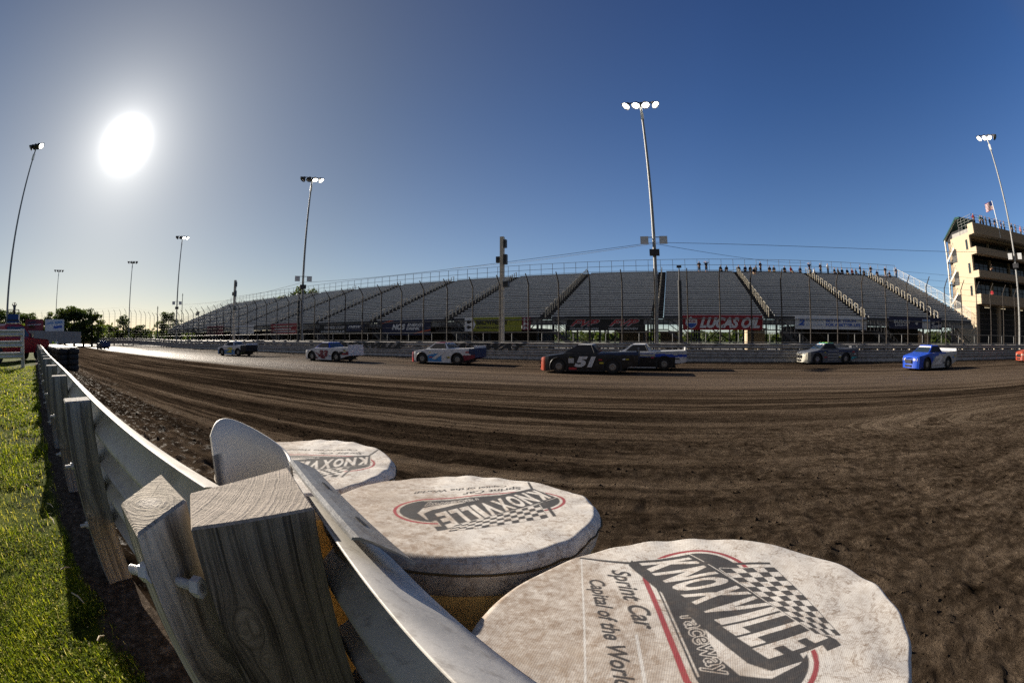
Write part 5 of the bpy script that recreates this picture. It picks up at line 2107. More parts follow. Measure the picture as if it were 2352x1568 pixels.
SP = [  # px (2352 wide), pose, shirt, legs, long, label
    (1606, 'folded', 'black', 'black', False, 'person in black shirt and shorts standing alone with folded arms, leftmost on the top row'),
    (1622, 'arms_up', 'black', 'navy', False, 'person in black standing with hands raised to the face, beside the folded-arms one'),
    (1655, 'sit', 'black', 'black', True, 'dark-clothed person sitting alone on the top row, second seat from the standing pair'),
    (1669, 'sit', 'black', 'grey', True, 'person in black sitting sideways between the standing pair and the aisle'),
    (1697, 'sit_fwd', 'black', 'khaki', False, 'person with bare legs sitting at the top of the aisle above the red banner'),
    (1712, 'sit_fwd', 'navy', 'black', True, 'broad dark-clothed person sitting at the aisle top, right of the bare-legged one'),
    (1724, 'sit_fwd', 'black', 'khaki', False, 'person in black bending forward with bare knees near the aisle top'),
    (1736, 'sit', 'grey', 'black', True, 'seated person in dark grey just left of the standing folded-arms man'),
    (1746, 'folded', 'navy', 'navy', True, 'standing person in dark blue with folded arms among the seated group'),
    (1768, 'sit', 'black', 'khaki', False, 'seated person in black with bare legs, right of the standing man'),
    (1778, 'sit_fwd', 'grey', 'khaki', True, 'seated person in grey leaning forward on the top row'),
    (1802, 'sit_fwd', 'black', 'black', True, 'hunched person all in black next to the red-shirted one'),
    (1817, 'sit', 'red', 'khaki', False, 'seated person in a bright red shirt on the top row'),
    (1838, 'sit', 'navy', 'black', True, 'seated dark-clothed person wearing a white cap'),
    (1858, 'arms_up', 'navy', 'denim', True, 'standing person in dark blue shading the eyes with both arms raised'),
    (1883, 'folded', 'navy', 'navy', True, 'standing dark-clothed person left of the white-shirted one'),
    (1900, 'stand', 'white', 'black', True, 'standing person in a loose white shirt on the top row'),
    (1916, 'sit_fwd', 'black', 'black', True, 'person in black seated right beside the white-shirted one'),
    (1925, 'sit', 'khaki', 'black', True, 'seated person in a tan top in the crowded part'),
    (1934, 'sit_fwd', 'black', 'navy', True, 'dark-clothed seated person right of the tan-shirted one'),
    (1946, 'sit', 'black', 'khaki', True, 'seated person in black beside the orange-shirted one'),
    (1957, 'sit_fwd', 'orange', 'black', True, 'seated person wearing an orange shirt'),
    (1966, 'sit', 'grey', 'denim', True, 'seated person in grey between the orange shirt and the standing man'),
    (1974, 'stand', 'navy', 'black', True, 'tall standing person in dark clothes holding something white'),
    (1984, 'sit_fwd', 'black', 'black', True, 'hunched dark person right of the tall standing man'),
    (1998, 'lean', 'black', 'navy', True, 'standing person in black leaning forward near the last aisle'),
    (2014, 'sit', 'navy', 'black', True, 'seated person in dark blue before the last standing pair'),
    (2031, 'carry', 'black', 'khaki', False, 'standing person holding a dark bag out in front'),
    (2042, 'sit_fwd', 'grey', 'black', True, 'seated person in grey between the two last standing people'),
    (2056, 'folded', 'navy', 'denim', True, 'standing person in dark blue at the right end of the top row')]
for i, (px, pose, sh, lg, lo, lab) in enumerate(SP):
    sitting = pose.startswith('sit')
    person(pose, (stand_x(px), YW + (.14 if sitting else -.25), ZW - .45 if sitting else FT), random.uniform(-.5, .5) + .1, sh, lg, lab, GP, lo, 'white' if 'cap' in lab else ('black' if i % 3 == 0 else 'hair'), 1.0)
person('sit_fwd', (stand_x(1727, 632), rowY(NR - 3) + .14, rowZ(NR - 3) - .45), .2, 'black', 'khaki', 'person in black sitting two rows below the others', GP, False)
person('sit_fwd', (stand_x(1866, 628), rowY(NR - 2) + .14, rowZ(NR - 2) - .45), .8, 'white', 'black', 'person in a white shirt stooping at the aisle top', GP, True)

GT = 'people on the roof deck of the tower'
TP = [(2238, 'folded', 'red', 'black', 'person in dark red at the left corner of the tower roof'),
      (2252, 'lean', 'green', 'black', 'person in a green shirt leaning on the tower roof rail'),
      (2258, 'stand', 'navy', 'black', 'dark-clothed person next to the green shirt on the tower roof'),
      (2265, 'folded', 'grey', 'black', 'grey-shirted person third from the tower roof corner group'),
      (2274, 'stand', 'black', 'navy', 'person in black just left of the flagpole on the tower roof'),
      (2284, 'lean', 'navy', 'denim', 'leaning person in dark blue by the flagpole foot'),
      (2298, 'folded', 'blue', 'black', 'person in a blue shirt right of the flagpole'),
      (2305, 'stand', 'white', 'navy', 'person in a white shirt left of the tower light pole'),
      (2322, 'stand', 'black', 'black', 'person in black right of the tower light pole'),
      (2330, 'folded', 'navy', 'black', 'dark-clothed person between the light pole and the pink shirt'),
      (2341, 'stand', 'pink', 'black', 'person in a pink shirt on the tower roof'),
      (2349, 'lean', 'grey', 'black', 'person in grey at the right edge of the view on the tower roof')]
for px, pose, sh, lg, lab in TP:
    q = aty(px, 505, 43.75)
    person(pose, (q.x, 43.9, 13.98), random.uniform(-.4, .4), sh, lg, lab, GT, True, 'black' if random.random() < .4 else 'hair', 1.05)
q = aty(2278, 668, 43.8)
person('carry', (q.x, 43.75, 4.57), -.8, 'red', 'khaki', 'person in a red shirt on the lowest tower balcony', 'people on the tower balconies', False)
q = aty(2276, 628, 43.9)
person('lean', (q.x, 43.85, 7.82), .2, 'khaki', 'black', 'person leaning on the middle tower balcony', 'people on the tower balconies')

# ================================================================== TRUCKS
GTR = 'racing trucks on the track'


def tmat(name, col, rough=.28, dirt=True):
    return P('truck_' + name, col, rough + .12, 0, .06, 3, 0, 40, .4, dirt=tuple(.35 * c + .06 for c in col) if dirt else None)


TM = {k: tmat(k, v) for k, v in {'white': (.70, .70, .71), 'blue': (.015, .07, .48), 'lblue': (.05, .26, .60), 'black': (.012, .012, .014), 'red': (.45, .03, .035), 'orange': (.42, .07, .035), 'grey': (.13, .135, .145), 'maroon': (.20, .02, .04),
                                 'cyan': (.03, .42, .47), 'green': (.35, .60, .05), 'dkblue': (.012, .03, .10), 'silver': (.50, .50, .50), 'cream': (.50, .47, .39), 'yellow': (.6, .5, .04)}.items()}
L2 = 2.65


def wtop(x):      # deck height along the truck
    return np.interp(x, [-2.65, -2.55, -2.3, -1.32, -1.25, .6, .7, 2.5, 2.65], [.70, .82, .88, 1.03, 1.05, 1.07, 1.09, 1.15, 1.15])


def wbot(x):
    return np.interp(x, [-2.65, -2.4, -2.1, 1.6, 1.75, 2.65], [.14, .10, .12, .12, .26, .50])


def whalf(x):
    return np.interp(x, [-2.65, -2.6, -2.45, -2.15, -1.7, 1.9, 2.5, 2.65], [.62, .74, .88, .97, 1.0, 1.0, .97, .95])


def truck(name_label, pos, yaw, paint, roof, number, numcol, hood, deck, nose, extra=None):
    """paint(x, z) -> material for the flanks"""
    r = empty('race_truck', pos, yaw, name_label, 'race truck', GTR)
    mb = MB()
    xs = np.linspace(-2.65, 2.65, 107)
    nz = 22
    WX = (-1.58, 1.30)
    for side in (-1, 1):
        for i in range(len(xs) - 1):
            for j in range(nz):
                q = []
                for (x, t) in ((xs[i], j / nz), (xs[i + 1], j / nz), (xs[i + 1], (j + 1) / nz), (xs[i], (j + 1) / nz)):
                    z = wbot(x) + (wtop(x) - wbot(x)) * t
                    w_ = whalf(x) * (1 - .05 * (1 - t) ** 2 - .10 * max(0, t - .72) ** 1.6 / .28 ** .6 * .9)
                    q.append((x, side * w_, z))
                cx, cz = (q[0][0] + q[1][0]) / 2, (q[0][2] + q[2][2]) / 2
                if any(hypot(cx - wx, (cz - .36)) < .47 for wx in WX):
                    continue
                mb.add(q, [(0, 1, 2, 3)], paint(cx, cz), True)
    ny = 10
    for i in range(len(xs) - 1):
        for j in range(ny):
            q = []
            for (x, s) in ((xs[i], j / ny), (xs[i + 1], j / ny), (xs[i + 1], (j + 1) / ny), (xs[i], (j + 1) / ny)):
                w_ = whalf(x) * (1 - .10 * .28 ** 1.0 * .9)
                w_ = whalf(x) * (1 - .10 * .28 ** 1.6 / .28 ** .6 * .9)
                y = (2 * s - 1)
                q.append((x, y * w_, wtop(x) + .055 * (1 - y * y) * (1 if x < .65 else .3)))
            cx = (q[0][0] + q[1][0]) / 2
            mb.add(q, [(0, 1, 2, 3)], hood if cx < -.9 else deck, True)
    # nose and tail
    for x, mat in ((-2.65, nose), (2.65, paint(2.6, .9))):
        n = 8
        for j in range(n):
            for k in range(6):
                q = []
                for (s, t) in ((j / n, k / 6), ((j + 1) / n, k / 6), ((j + 1) / n, (k + 1) / 6), (j / n, (k + 1) / 6)):
                    y = (2 * s - 1)
                    z = wbot(x) + (wtop(x) - wbot(x)) * t
                    q.append((x + (-.14 * (1 - y * y) if x < 0 else 0) + (.05 * t if x < 0 else 0), y * whalf(x), z))
                mb.add(q, [(0, 1, 2, 3)], mat, True)
    # floor and wheel wells
    mb.box((-2.3, -.93, .14), (2.0, .93, .20), M['black'])
    mb.box((-2.1, -.90, .2), (-1.06, .90, .80), M['black'])
    mb.box((.78, -.90, .2), (1.82, .90, .80), M['black'])
    body_mb = mb
    # cab
    mb = MB()
    bot = [(-1.36, .86), (.62, .88)]
    top = [(-.62, .64), (.18, .66)]
    zb, zt = 1.05, 1.50
    segs = 6
    rings = []
    for k in range(segs + 1):
        t = k / segs
        tt = t ** .92
        xf, xr = bot[0][0] + (top[0][0] - bot[0][0]) * tt, bot[1][0] + (top[1][0] - bot[1][0]) * tt
        wf, wr = bot[0][1] + (top[0][1] - bot[0][1]) * tt, bot[1][1] + (top[1][1] - bot[1][1]) * tt
        z = zb + (zt - zb) * t
        rings.append([(xf, -wf, z), (xr, -wr, z), (xr, wr, z), (xf, wf, z)])
    rings.append([(top[0][0] + .06, -top[0][1] + .06, zt + .035), (top[1][0] - .05, -top[1][1] + .06, zt + .035), (top[1][0] - .05, top[1][1] - .06, zt + .035), (top[0][0] + .06, top[0][1] - .06, zt + .035)])
    mb.loft(rings[:segs + 1], paint(0, 1.3), True, False, False)
    mb.loft(rings[segs:], roof, True, False, True)
    mb.build('cab', r)

    def panel(nm, quad, mat, lift):
        mb = MB()
        a, b_, c_, d_ = [Vector(p) for p in quad]
        n_ = (b_ - a).cross(d_ - a).normalized() * lift
        vs = [p + n_ for p in (a, b_, c_, d_)] + [p - n_ * .5 for p in (a, b_, c_, d_)]
        mb.add(vs, [(0, 1, 2, 3), (7, 6, 5, 4), (0, 4, 5, 1), (1, 5, 6, 2), (2, 6, 7, 3), (3, 7, 4, 0)], mat)
        return mb.build(nm, r)
    panel('windshield', [(-1.29, -.78, 1.09), (-1.29, .78, 1.09), (-.72, .60, 1.45), (-.72, -.60, 1.45)], M['glass'], .012)
    panel('rear_window', [(.57, .78, 1.10), (.57, -.78, 1.10), (.24, -.60, 1.45), (.24, .60, 1.45)], M['glass'], .012)
    for s in (-1, 1):
        panel('side_window', [(-1.02, s * .85, 1.11), (.30, s * .855, 1.11), (.12, s * .68, 1.45), (-.60, s * .67, 1.45)], M['dark_room'], .014 * s)
    panel('windshield_banner', [(-.86, -.66, 1.355), (-.86, .66, 1.355), (-.70, .60, 1.462), (-.70, -.60, 1.462)], TM['white'], .02)
    mb = body_mb
    for wx in WX:
        for s in (-1, 1):
            arc = [(wx + .475 * cos(t), s * (whalf(wx) - .012), .36 + .475 * sin(t)) for t in np.linspace(-.45, pi + .45, 20)]
            mb.tube(arc, .034, M['black'], 6)
    for s in (-1, 1):
        mb.box((-1.05, s * 1.0 - .012, .13), (.80, s * 1.0 + .012, .20), deck)
        mb.bar((.34, s * .845, 1.10), (.16, s * .68, 1.47), .10, .03, M['black'])
    mb = body_mb
    rs_ = random.Random(len(name_label))
    for s in (-1, 1):
        for k in range(7):
            x0 = rs_.choice([-1.02, -.95, 1.84, 1.95, 2.15, .52, .58]) + rs_.uniform(-.03, .03)
            z0 = rs_.uniform(.30, .86) if x0 < 1.8 else rs_.uniform(.58, .92)
            w_, h_ = rs_.uniform(.14, .28), rs_.uniform(.05, .10)
            mt = rs_.choice([TM['white'], TM['red'], TM['silver'], TM['yellow'], TM['lblue'], TM['black']])
            yy = s * 1.013
            mb.add([(x0, yy, z0), (x0 + w_, yy, z0), (x0 + w_ + .02, yy, z0 + h_), (x0 + .02, yy, z0 + h_)], [(0, 1, 2, 3)], mt)
    # headlights, grille, splitter
    for s in (-1, 1):
        mb = MB()
        vs = [(-2.70, s * .38, .60), (-2.60, s * .76, .60), (-2.57, s * .77, .74), (-2.67, s * .38, .74)]
        vs += [(x + .06, y, z) for x, y, z in vs]
        mb.add(vs, [(0, 1, 2, 3), (7, 6, 5, 4), (0, 4, 5, 1), (1, 5, 6, 2), (2, 6, 7, 3), (3, 7, 4, 0)], TM['cream'])
        mb.build('headlight', r)
    mb = MB()
    mb.box((-2.815, -.34, .44), (-2.74, .34, .66), M['black'])
    mb.box((-2.82, -.30, .22), (-2.74, .30, .34), M['black'])
    mb.build('grille', r)
    mb = MB()
    mb.box((2.55, -.93, 1.13), (2.62, .93, 1.32), deck)
    mb.build('spoiler', r)
    for wx in WX:
        for s in (-1, 1):
            wheel = bpy.data.objects.new('wheel', None)
            COL.objects.link(wheel)
            wheel.parent = r
            wheel.location = (wx, s * .84, .36)
            mb = MB()
            prof = [(.20, -.13), (.33, -.135), (.36, -.10), (.36, .10), (.33, .135), (.20, .13)]
            mb.loft([[(rr * cos(a), yy, rr * sin(a)) for a in np.linspace(0, 2 * pi, 24, endpoint=False)] for rr, yy in prof], M['tyre'], True, True, False)
            mb.build('tyre', wheel)
            mb = MB()
            mb.loft([[(rr * cos(a), yy, rr * sin(a)) for a in np.linspace(0, 2 * pi, 20, endpoint=False)] for rr, yy in ((.21, s * .10), (.17, s * .125), (.08, s * .09), (.01, s * .10))], M['rim'], True, True, False)
            mb.build('rim', wheel)
    mb = body_mb
    if number:
        for s in (-1, 1):
            ux = (1, 0, 0) if s < 0 else (-1, 0, 0)
            x0 = -.72 if s < 0 else .42
            put_text(mb, number, (x0, s * 1.012, .34), ux, (0, 0, 1), 1.14, .56, numcol, .25, .06)
    if extra:
        extra(mb)
    mb.build('body', r)
    return r


def quad_side(mb, x0, x1, z0, z1, mat, y=-1.014, sk=0.0):
    mb.add([(x0, y, z0), (x1, y, z0), (x1 + sk, y, z1), (x0 + sk, y, z1)], [(0, 1, 2, 3)], mat)


def ground_z(p):
    return float(track_h(np.array([p.y]))[0])


def tpos(px, py, z=-1.885):
    p = atz(px, py, z)
    return (p.x, p.y, float(track_h(np.array(p.y))) + .01)


def paint_far(x, z):
    return TM['grey'] if x < .8 else TM['dkblue']


def paint0(x, z):
    if x > 1.75:
        if z < .36 + .05 * sin(9 * x):
            return TM['green']
        return TM['black']
    if z < .50 - .03 * x:
        return TM['lblue']
    if z > .95:
        return TM['white']
    return TM['white'] if z > .62 else TM['lblue']


def paint1(x, z):
    if -1.3 < x < .2 and z < .62 + .1 * sin(4 * x):
        return TM['maroon'] if (sin(7 * x + 11 * z) > -.2) else TM['white']
    if x > 1.7 and .55 < z < .8:
        return TM['maroon'] if x > 2.1 else TM['black']
    if z > 1.08 and x < .1:
        return TM['blue']
    return TM['white']


def paint2(x, z):
    if -1.1 < x < .05 and z < .85 + .2 * x:
        return TM['lblue']
    if x < -2.3:
        return TM['maroon'] if z > .4 else TM['red']
    if x > 1.3 and z < .60 + .1 * (x - 1.3):
        return TM['maroon']
    if x > 2.2:
        return TM['dkblue']
    if z > 1.15:
        return TM['maroon'] if x < -.2 else TM['white']
    return TM['white']


def paint3(x, z):
    if x < -2.35:
        return TM['orange']
    if z > 1.0 and x > .5:
        return TM['dkblue']
    return TM['black']


def paint4(x, z):
    if z > .98 - .02 * x:
        return TM['white'] if x < .8 else TM['silver']
    if z > .78:
        return TM['blue'] if x > -.4 else TM['silver']
    if x > 1.95 and z > .42:
        return TM['white']
    if x < -1.2 and z > .62:
        return TM['red']
    return TM['black']


def paint5(x, z):
    if x < -2.2:
        return TM['cream']
    if z > 1.0:
        return TM['grey']
    if x > 1.9 and z < .5:
        return TM['cyan']
    return TM['dkblue'] if (z > .86) else TM['grey']


def paint6(x, z):
    if z > 1.0 and x < .9:
        return TM['blue']
    if x < -1.0 + .9 * (z - .4):
        return TM['blue']
    if x < .05 + .3 * sin(6 * z):
        return TM['blue'] if z > .8 else TM['silver']
    return TM['silver']


truck('small dark truck far away on the gleaming part of the track', (-84.5, 16.0, -1.86), .10, paint_far, TM['white'], None, None, TM['silver'], TM['dkblue'], TM['grey'])
truck('white and light blue truck with a black rear, second from the left end', tpos(543, 816), .22, paint0, TM['white'], '2', TM['yellow'], TM['white'], TM['white'], TM['white'])
truck('white truck with maroon patches in front of the wall lettering', tpos(764, 828), .05, paint1, TM['white'], '33', TM['maroon'], TM['white'], TM['white'], TM['white'])
truck('white truck with a sky blue door panel and maroon roof', tpos(1028, 835), .03, paint2, TM['maroon'], '7', TM['white'], TM['white'], TM['white'], TM['red'])


def ex3(mb):
    quad_side(mb, -1.05, -.75, .55, .80, TM['silver'])
    quad_side(mb, -1.02, -.6, .2, .32, TM['red'])


t3 = atz(1357, 855, -1.89)
truck('black truck with orange nose and white door number, nearest to the camera', (t3.x, t3.y, -1.88), .04, paint3, TM['silver'], '51', TM['white'], TM['black'], TM['black'], TM['orange'], ex3)


def ex4(mb):
    quad_side(mb, -.55, .75, .80, .95, TM['cream'])


truck('black and white truck half hidden behind the orange-nosed one', (t3.x + 2.65, t3.y + 3.1, -1.88), .02, paint4, TM['white'], None, None, TM['white'], TM['silver'], TM['black'], ex4)


def ex5(mb):
    for z in (.92, .70, .50, .30):
        quad_side(mb, -.6, .5, z, z + .035, TM['silver'])
    mb.box((-.35, -.6, 1.535), (.15, .6, 1.56), TM['green'])


truck('dull grey truck with a turquoise roof against the wall', tpos(1900, 835, -1.87), .20, paint5, TM['cyan'], None, None, TM['grey'], TM['grey'], TM['cream'], ex5)


def ex6(mb):
    quad_side(mb, -.55, .1, .72, .86, TM['white'])


truck('bright blue and silver truck, right of the grey one', tpos(2136, 846, -1.87), .26, paint6, TM['blue'], '2', TM['white'], TM['blue'], TM['silver'], TM['blue'], ex6)


def paint7(x, z):
    return TM['orange'] if x < -1.2 else TM['black']


p7 = atz(2349, 832, -1.87)
truck('truck with an orange nose just entering at the right edge', (p7.x + 2.95, p7.y + .6, -1.87), -.1, paint7, TM['black'], None, None, TM['orange'], TM['black'], TM['orange'])

# ================================================================== LEFT-HAND BACKGROUND
# red pickup parked on the grass behind the gate
pk = empty('parked_pickup', (-26.2, -1.75, -1.1), radians(-52), 'red pickup parked on the grass behind the white gate', 'pickup')
mb = MB()
prof = [(-2.85, .55), (-2.82, 1.02), (-2.6, 1.10), (-1.35, 1.16), (-.62, 1.78), (-.35, 1.86), (.95, 1.86), (1.12, 1.75), (1.22, 1.18), (2.85, 1.18), (2.88, .60), (2.80, .45), (-2.75, .42)]
rings = []
for y, s in ((-.95, .93), (-.98, 1.0), (-.80, 1.0), (.80, 1.0), (.98, 1.0), (.95, .93)):
    ring = []
    for x, z in prof:
        yy = y
        if z > 1.25:
            yy = y * (1 - .26 * (z - 1.25) / .61)
        ring.append((x * (1 if s == 1 else .99), yy, .42 + (z - .42) * (1 if s == 1 else .97)))
    rings.append(ring)
mb.loft(rings, M['red_car'], True, False, True)
mb.build('body', pk)
for s in (-1, 1):
    mb = MB()
    mb.add([(-1.02, s * .935, 1.24), (1.05, s * .935, 1.24), (.92, s * .79, 1.72), (-.58, s * .79, 1.72)], [(0, 1, 2, 3)], M['glass'])
    mb.build('side_window', pk)
    mb = MB()
    mb.box((-1.25, s * 1.0 - .12, 1.2), (-1.05, s * 1.0 + .12, 1.4), M['chrome'])
    mb.build('mirror', pk)
    mb = MB()
    mb.box((-2.90, s * .68 - .2, .82), (-2.78, s * .68 + .2, 1.0), M['chrome'])
    mb.build('headlight', pk)
mb = MB()
mb.add([(-1.30, -.80, 1.20), (-1.30, .80, 1.20), (-.68, .68, 1.75), (-.68, -.68, 1.75)], [(0, 1, 2, 3)], M['glass'])
mb.v = [(x - .02, y, z + .02) for x, y, z in mb.v]
mb.build('windshield', pk)
mb = MB()
mb.box((-2.98, -.95, .45), (-2.80, .95, .68), M['chrome'])
mb.build('bumper', pk)
mb = MB()
for yy in (-.55, 0, .55):
    mb.box((-.35, yy - .12, 1.86), (.0, yy + .12, 1.93), M['chrome'])
mb.build('roof_bar', pk)
for wx in (-1.85, 1.75):
    for s in (-1, 1):
        wh = bpy.data.objects.new('wheel', None)
        COL.objects.link(wh)
        wh.parent = pk
        wh.location = (wx, s * .88, .38)
        mb = MB()
        mb.loft([[(rr * cos(a), yy, rr * sin(a)) for a in np.linspace(0, 2 * pi, 20, endpoint=False)] for rr, yy in ((.2, -.13), (.36, -.13), (.38, 0), (.36, .13), (.2, .13))], M['tyre'], True, True, False)
        mb.build('tyre', wh)
        mb = MB()
        mb.loft([[(rr * cos(a), yy, rr * sin(a)) for a in np.linspace(0, 2 * pi, 16, endpoint=False)] for rr, yy in ((.21, s * .10), (.15, s * .14), (.01, s * .12))], M['rim'], True, True, False)
        mb.build('rim', wh)

# white three-rail gate
gt = empty('rail_gate', (-20.2, -1.5, -1.1), 0, 'white gate of three broad corrugated rails in front of the red pickup', 'gate')
ga, gb = atd(52, 757, 20.2), atd(-30, 757, 20.2)
for (ya, yb_) in ((757, 772), (782, 797), (808, 822)):
    za, zb = atd(52, ya, 20.2).z, atd(52, yb_, 20.2).z
    mb = MB()
    path = [(ga.x, ga.y, za), ((ga.x + gb.x) / 2, (ga.y + gb.y) / 2, za), (gb.x, gb.y, za)]
    wbeam(mb, path, [(1, 0)] * 3, za, za - zb, M['guard_white'], .02)
    at_parent(mb.build('gate_rail', gt), gt)
mb = MB()
mb.box((ga.x - .2, ga.y - .12, -1.1), (ga.x - .02, ga.y + .08, .42), M['guard_white'])
at_parent(mb.build('gate_post', gt), gt)

# black tyre barrier block beside the rail end
tb = empty('tyre_barrier', (-27, 1.9, -1.35), 0, 'long black block of stacked tyres on the track side of the guardrail', 'tyre barrier')
cA = Vector((-21.2, 2.25, 0))
cB = Vector((-33.5, 1.6, 0))
nT = 18
tyre_me = None
for i in range(nT):
    for h in range(4):
        for rr_ in range(2):
            p = cA.lerp(cB, i / (nT - 1))
            o_ = None
            if tyre_me is None:
                mb = MB()
                prof = [(.20, -.10), (.31, -.12), (.35, -.07), (.35, .07), (.31, .12), (.20, .10)]
                mb.loft([[(q * cos(a), q * sin(a), z) for a in np.linspace(0, 2 * pi, 20, endpoint=False)] for q, z in prof], M['tyre'], True, True, False)
                o_ = mb.build('tyre', tb)
                tyre_me = o_.data
            elif i * 8 + h * 2 + rr_ < 100 or True:
                o_ = bpy.data.objects.new('tyre', tyre_me)
                COL.objects.link(o_)
                o_.parent = tb
            o_.location = (p.x + random.uniform(-.03, .03) + 27, p.y + rr_ * -.66 - 1.9 + random.uniform(-.03, .03), .0 + .12 + .235 * h)
mb = MB()
mb.add([(5.45, .68, .99), (5.45, -.62, .99), (-6.9, -1.25, .99), (-6.9, .05, .99)], [(0, 1, 2, 3)], M['black'])
mb.add([(5.50, .70, .02), (5.50, -.64, .02), (5.45, -.62, .99), (5.45, .68, .99)], [(0, 1, 2, 3)], M['black'])
mb.build('rubber_cover', tb)

# raised corrugated barrier far round the turn, with two signs above it
def far_pt(px, D):
    p = atd(px, 775, D)
    return p


A_, B_ = far_pt(186, 108), far_pt(60, 112)
bw = empty('corrugated_barrier', ((A_.x + B_.x) / 2, (A_.y + B_.y) / 2, -1.9), 0, 'tall grey corrugated barrier at the far turn below the signs', 'barrier')
mb = MB()
rings = []
for k in range(9):
    t = k / 8
    p = A_.lerp(B_, t)
    zt = 1.55 + .35 * t
    col_o, col_i = [], []
    for j in range(29):
        z = -.95 + (zt + .95) * j / 28
        d = .05 * (j % 2)
        col_o.append((p.x + d, p.y, z))
        col_i.append((p.x - .15, p.y, z))
    rings.append(col_o + col_i[::-1])
mb.loft(rings, M['wallsteel'], True, False, True)
at_parent(mb.build('panel', bw), bw)


def sign(px0, px1, py0, py1, D, mat, label, marks):
    a, b_ = atd(px0, py0, D), atd(px1, py1, D)
    r = empty('billboard', ((a.x + b_.x) / 2, (a.y + b_.y) / 2, -2.2), 0, label, 'billboard', 'billboards behind the far turn')
    mb = MB()
    vs = [(a.x, a.y, b_.z), (b_.x, b_.y, b_.z), (b_.x, b_.y, a.z), (a.x, a.y, a.z)]
    vs += [(x - .2, y, z) for x, y, z in vs]
    mb.add(vs, [(0, 1, 2, 3), (7, 6, 5, 4), (0, 4, 5, 1), (1, 5, 6, 2), (2, 6, 7, 3), (3, 7, 4, 0)], mat)
    va, vb = Vector((a.x + .02, a.y, 0)), Vector((b_.x + .02, b_.y, 0))
    for (u0, u1, v0, v1, mm) in marks:
        p, q = va.lerp(vb, u0), va.lerp(vb, u1)
        z0_, z1_ = b_.z + (a.z - b_.z) * v0, b_.z + (a.z - b_.z) * v1
        mb.add([(p.x, p.y, z0_), (q.x, q.y, z0_ + .2), (q.x, q.y, z1_ + .2), (p.x, p.y, z1_)], [(0, 1, 2, 3)], mm)
    at_parent(mb.build('panel', r), r)
    for t in (.1, .9):
        mb = MB()
        p = va.lerp(vb, t)
        mb.bar((p.x - .3, p.y, -2.2), (p.x - .3, p.y, b_.z + .1), .3, .3, M['dark_steel'], (0, 1, 0))
        at_parent(mb.build('post', r), r)


sign(58, 99, 733, 759, 124, bn['maroon'], 'dark red billboard above the far barrier', [(.1, .9, .45, .52, bn['silver']), (.15, .6, .62, .75, bn['navy'])])
sign(104, 147, 733, 760, 122, bn['white'], 'pale billboard with blue scrawled marks above the far barrier', [(.08, .45, .55, .72, bn['lblue']), (.5, .92, .60, .82, bn['lblue']), (.45, .9, .2, .42, bn['blue'])])

# photographers' stand
q = atd(30, 775, 52)
sc_ = empty('camera_stand', (q.x, q.y, -1.9), radians(90), 'blue-skirted camera platform far left beside the light pole', 'platform')
mb = MB()
zp = atd(30, 735, 52).z + 1.9
for x in (-1, 1):
    for y in (-1, 1):
        mb.bar((x * .8, y * .8, 0), (x * .8, y * .8, zp + 1.0), .09, .09, M['dark_steel'], (0, 1, 0))
mb.box((-.95, -.95, zp - .1), (.95, .95, zp), M['dark_steel'])
for z in (zp + .5, zp + 1.0):
    for (a, b_) in (((-.8, -.8), (.8, -.8)), ((.8, -.8), (.8, .8)), ((.8, .8), (-.8, .8)), ((-.8, .8), (-.8, -.8))):
        mb.bar((a[0], a[1], z), (b_[0], b_[1], z), .05, .05, M['dark_steel'])
mb.build('frame', sc_)
mb = MB()
mb.box((-.9, -.9, zp - 1.2), (.9, .9, zp - .12), M['blue_cloth'])
mb.box((-.84, -.84, zp + .02), (.84, .84, zp + .55), M['blue_cloth'])
mb.build('skirt', sc_)
person('arms_up', (q.x + .05, q.y + .1, -1.9 + zp + .01), radians(70), 'grey', 'black', 'person filming from the blue camera platform', 'crew on the infield', True, 'black', 1.0)
q = atd(122, 800, 73)
person('folded', (q.x, q.y, -1.88), radians(60), 'hivis', 'hivis', 'track worker in yellow hi-vis clothes standing by the far barrier', 'crew on the infield', True, 'black', 1.0)
person('stand', (q.x - .4, q.y + .75, -1.88), radians(80), 'white', 'navy', 'person in a white top beside the hi-vis worker', 'crew on the infield', True, 'hair', 1.0)

# utility poles beyond the turn
for px, top, D, lab in ((361, 703, 150, 'thin utility pole in the gap between the left trees'), (270, 742, 165, 'short utility pole behind the turn fence'), (417, 674, 190, 'very thin mast at the far left end of the stand')):
    b_, t_ = atd(px, 775, D), atd(px, top, D)
    mb = MB()
    mb.tube([(0, 0, 0), (0, 0, t_.z + 2.3)], [.22, .14], M['dark_steel'], 6)
    mb.bar((-.9, 0, t_.z + 1.6), (.9, 0, t_.z + 1.6), .12, .12, M['dark_steel'])
    o = mb.build('utility_pole')
    o.location = (b_.x, b_.y, -2.3)
    tag(o, lab, 'utility pole', 'utility poles beyond the track')

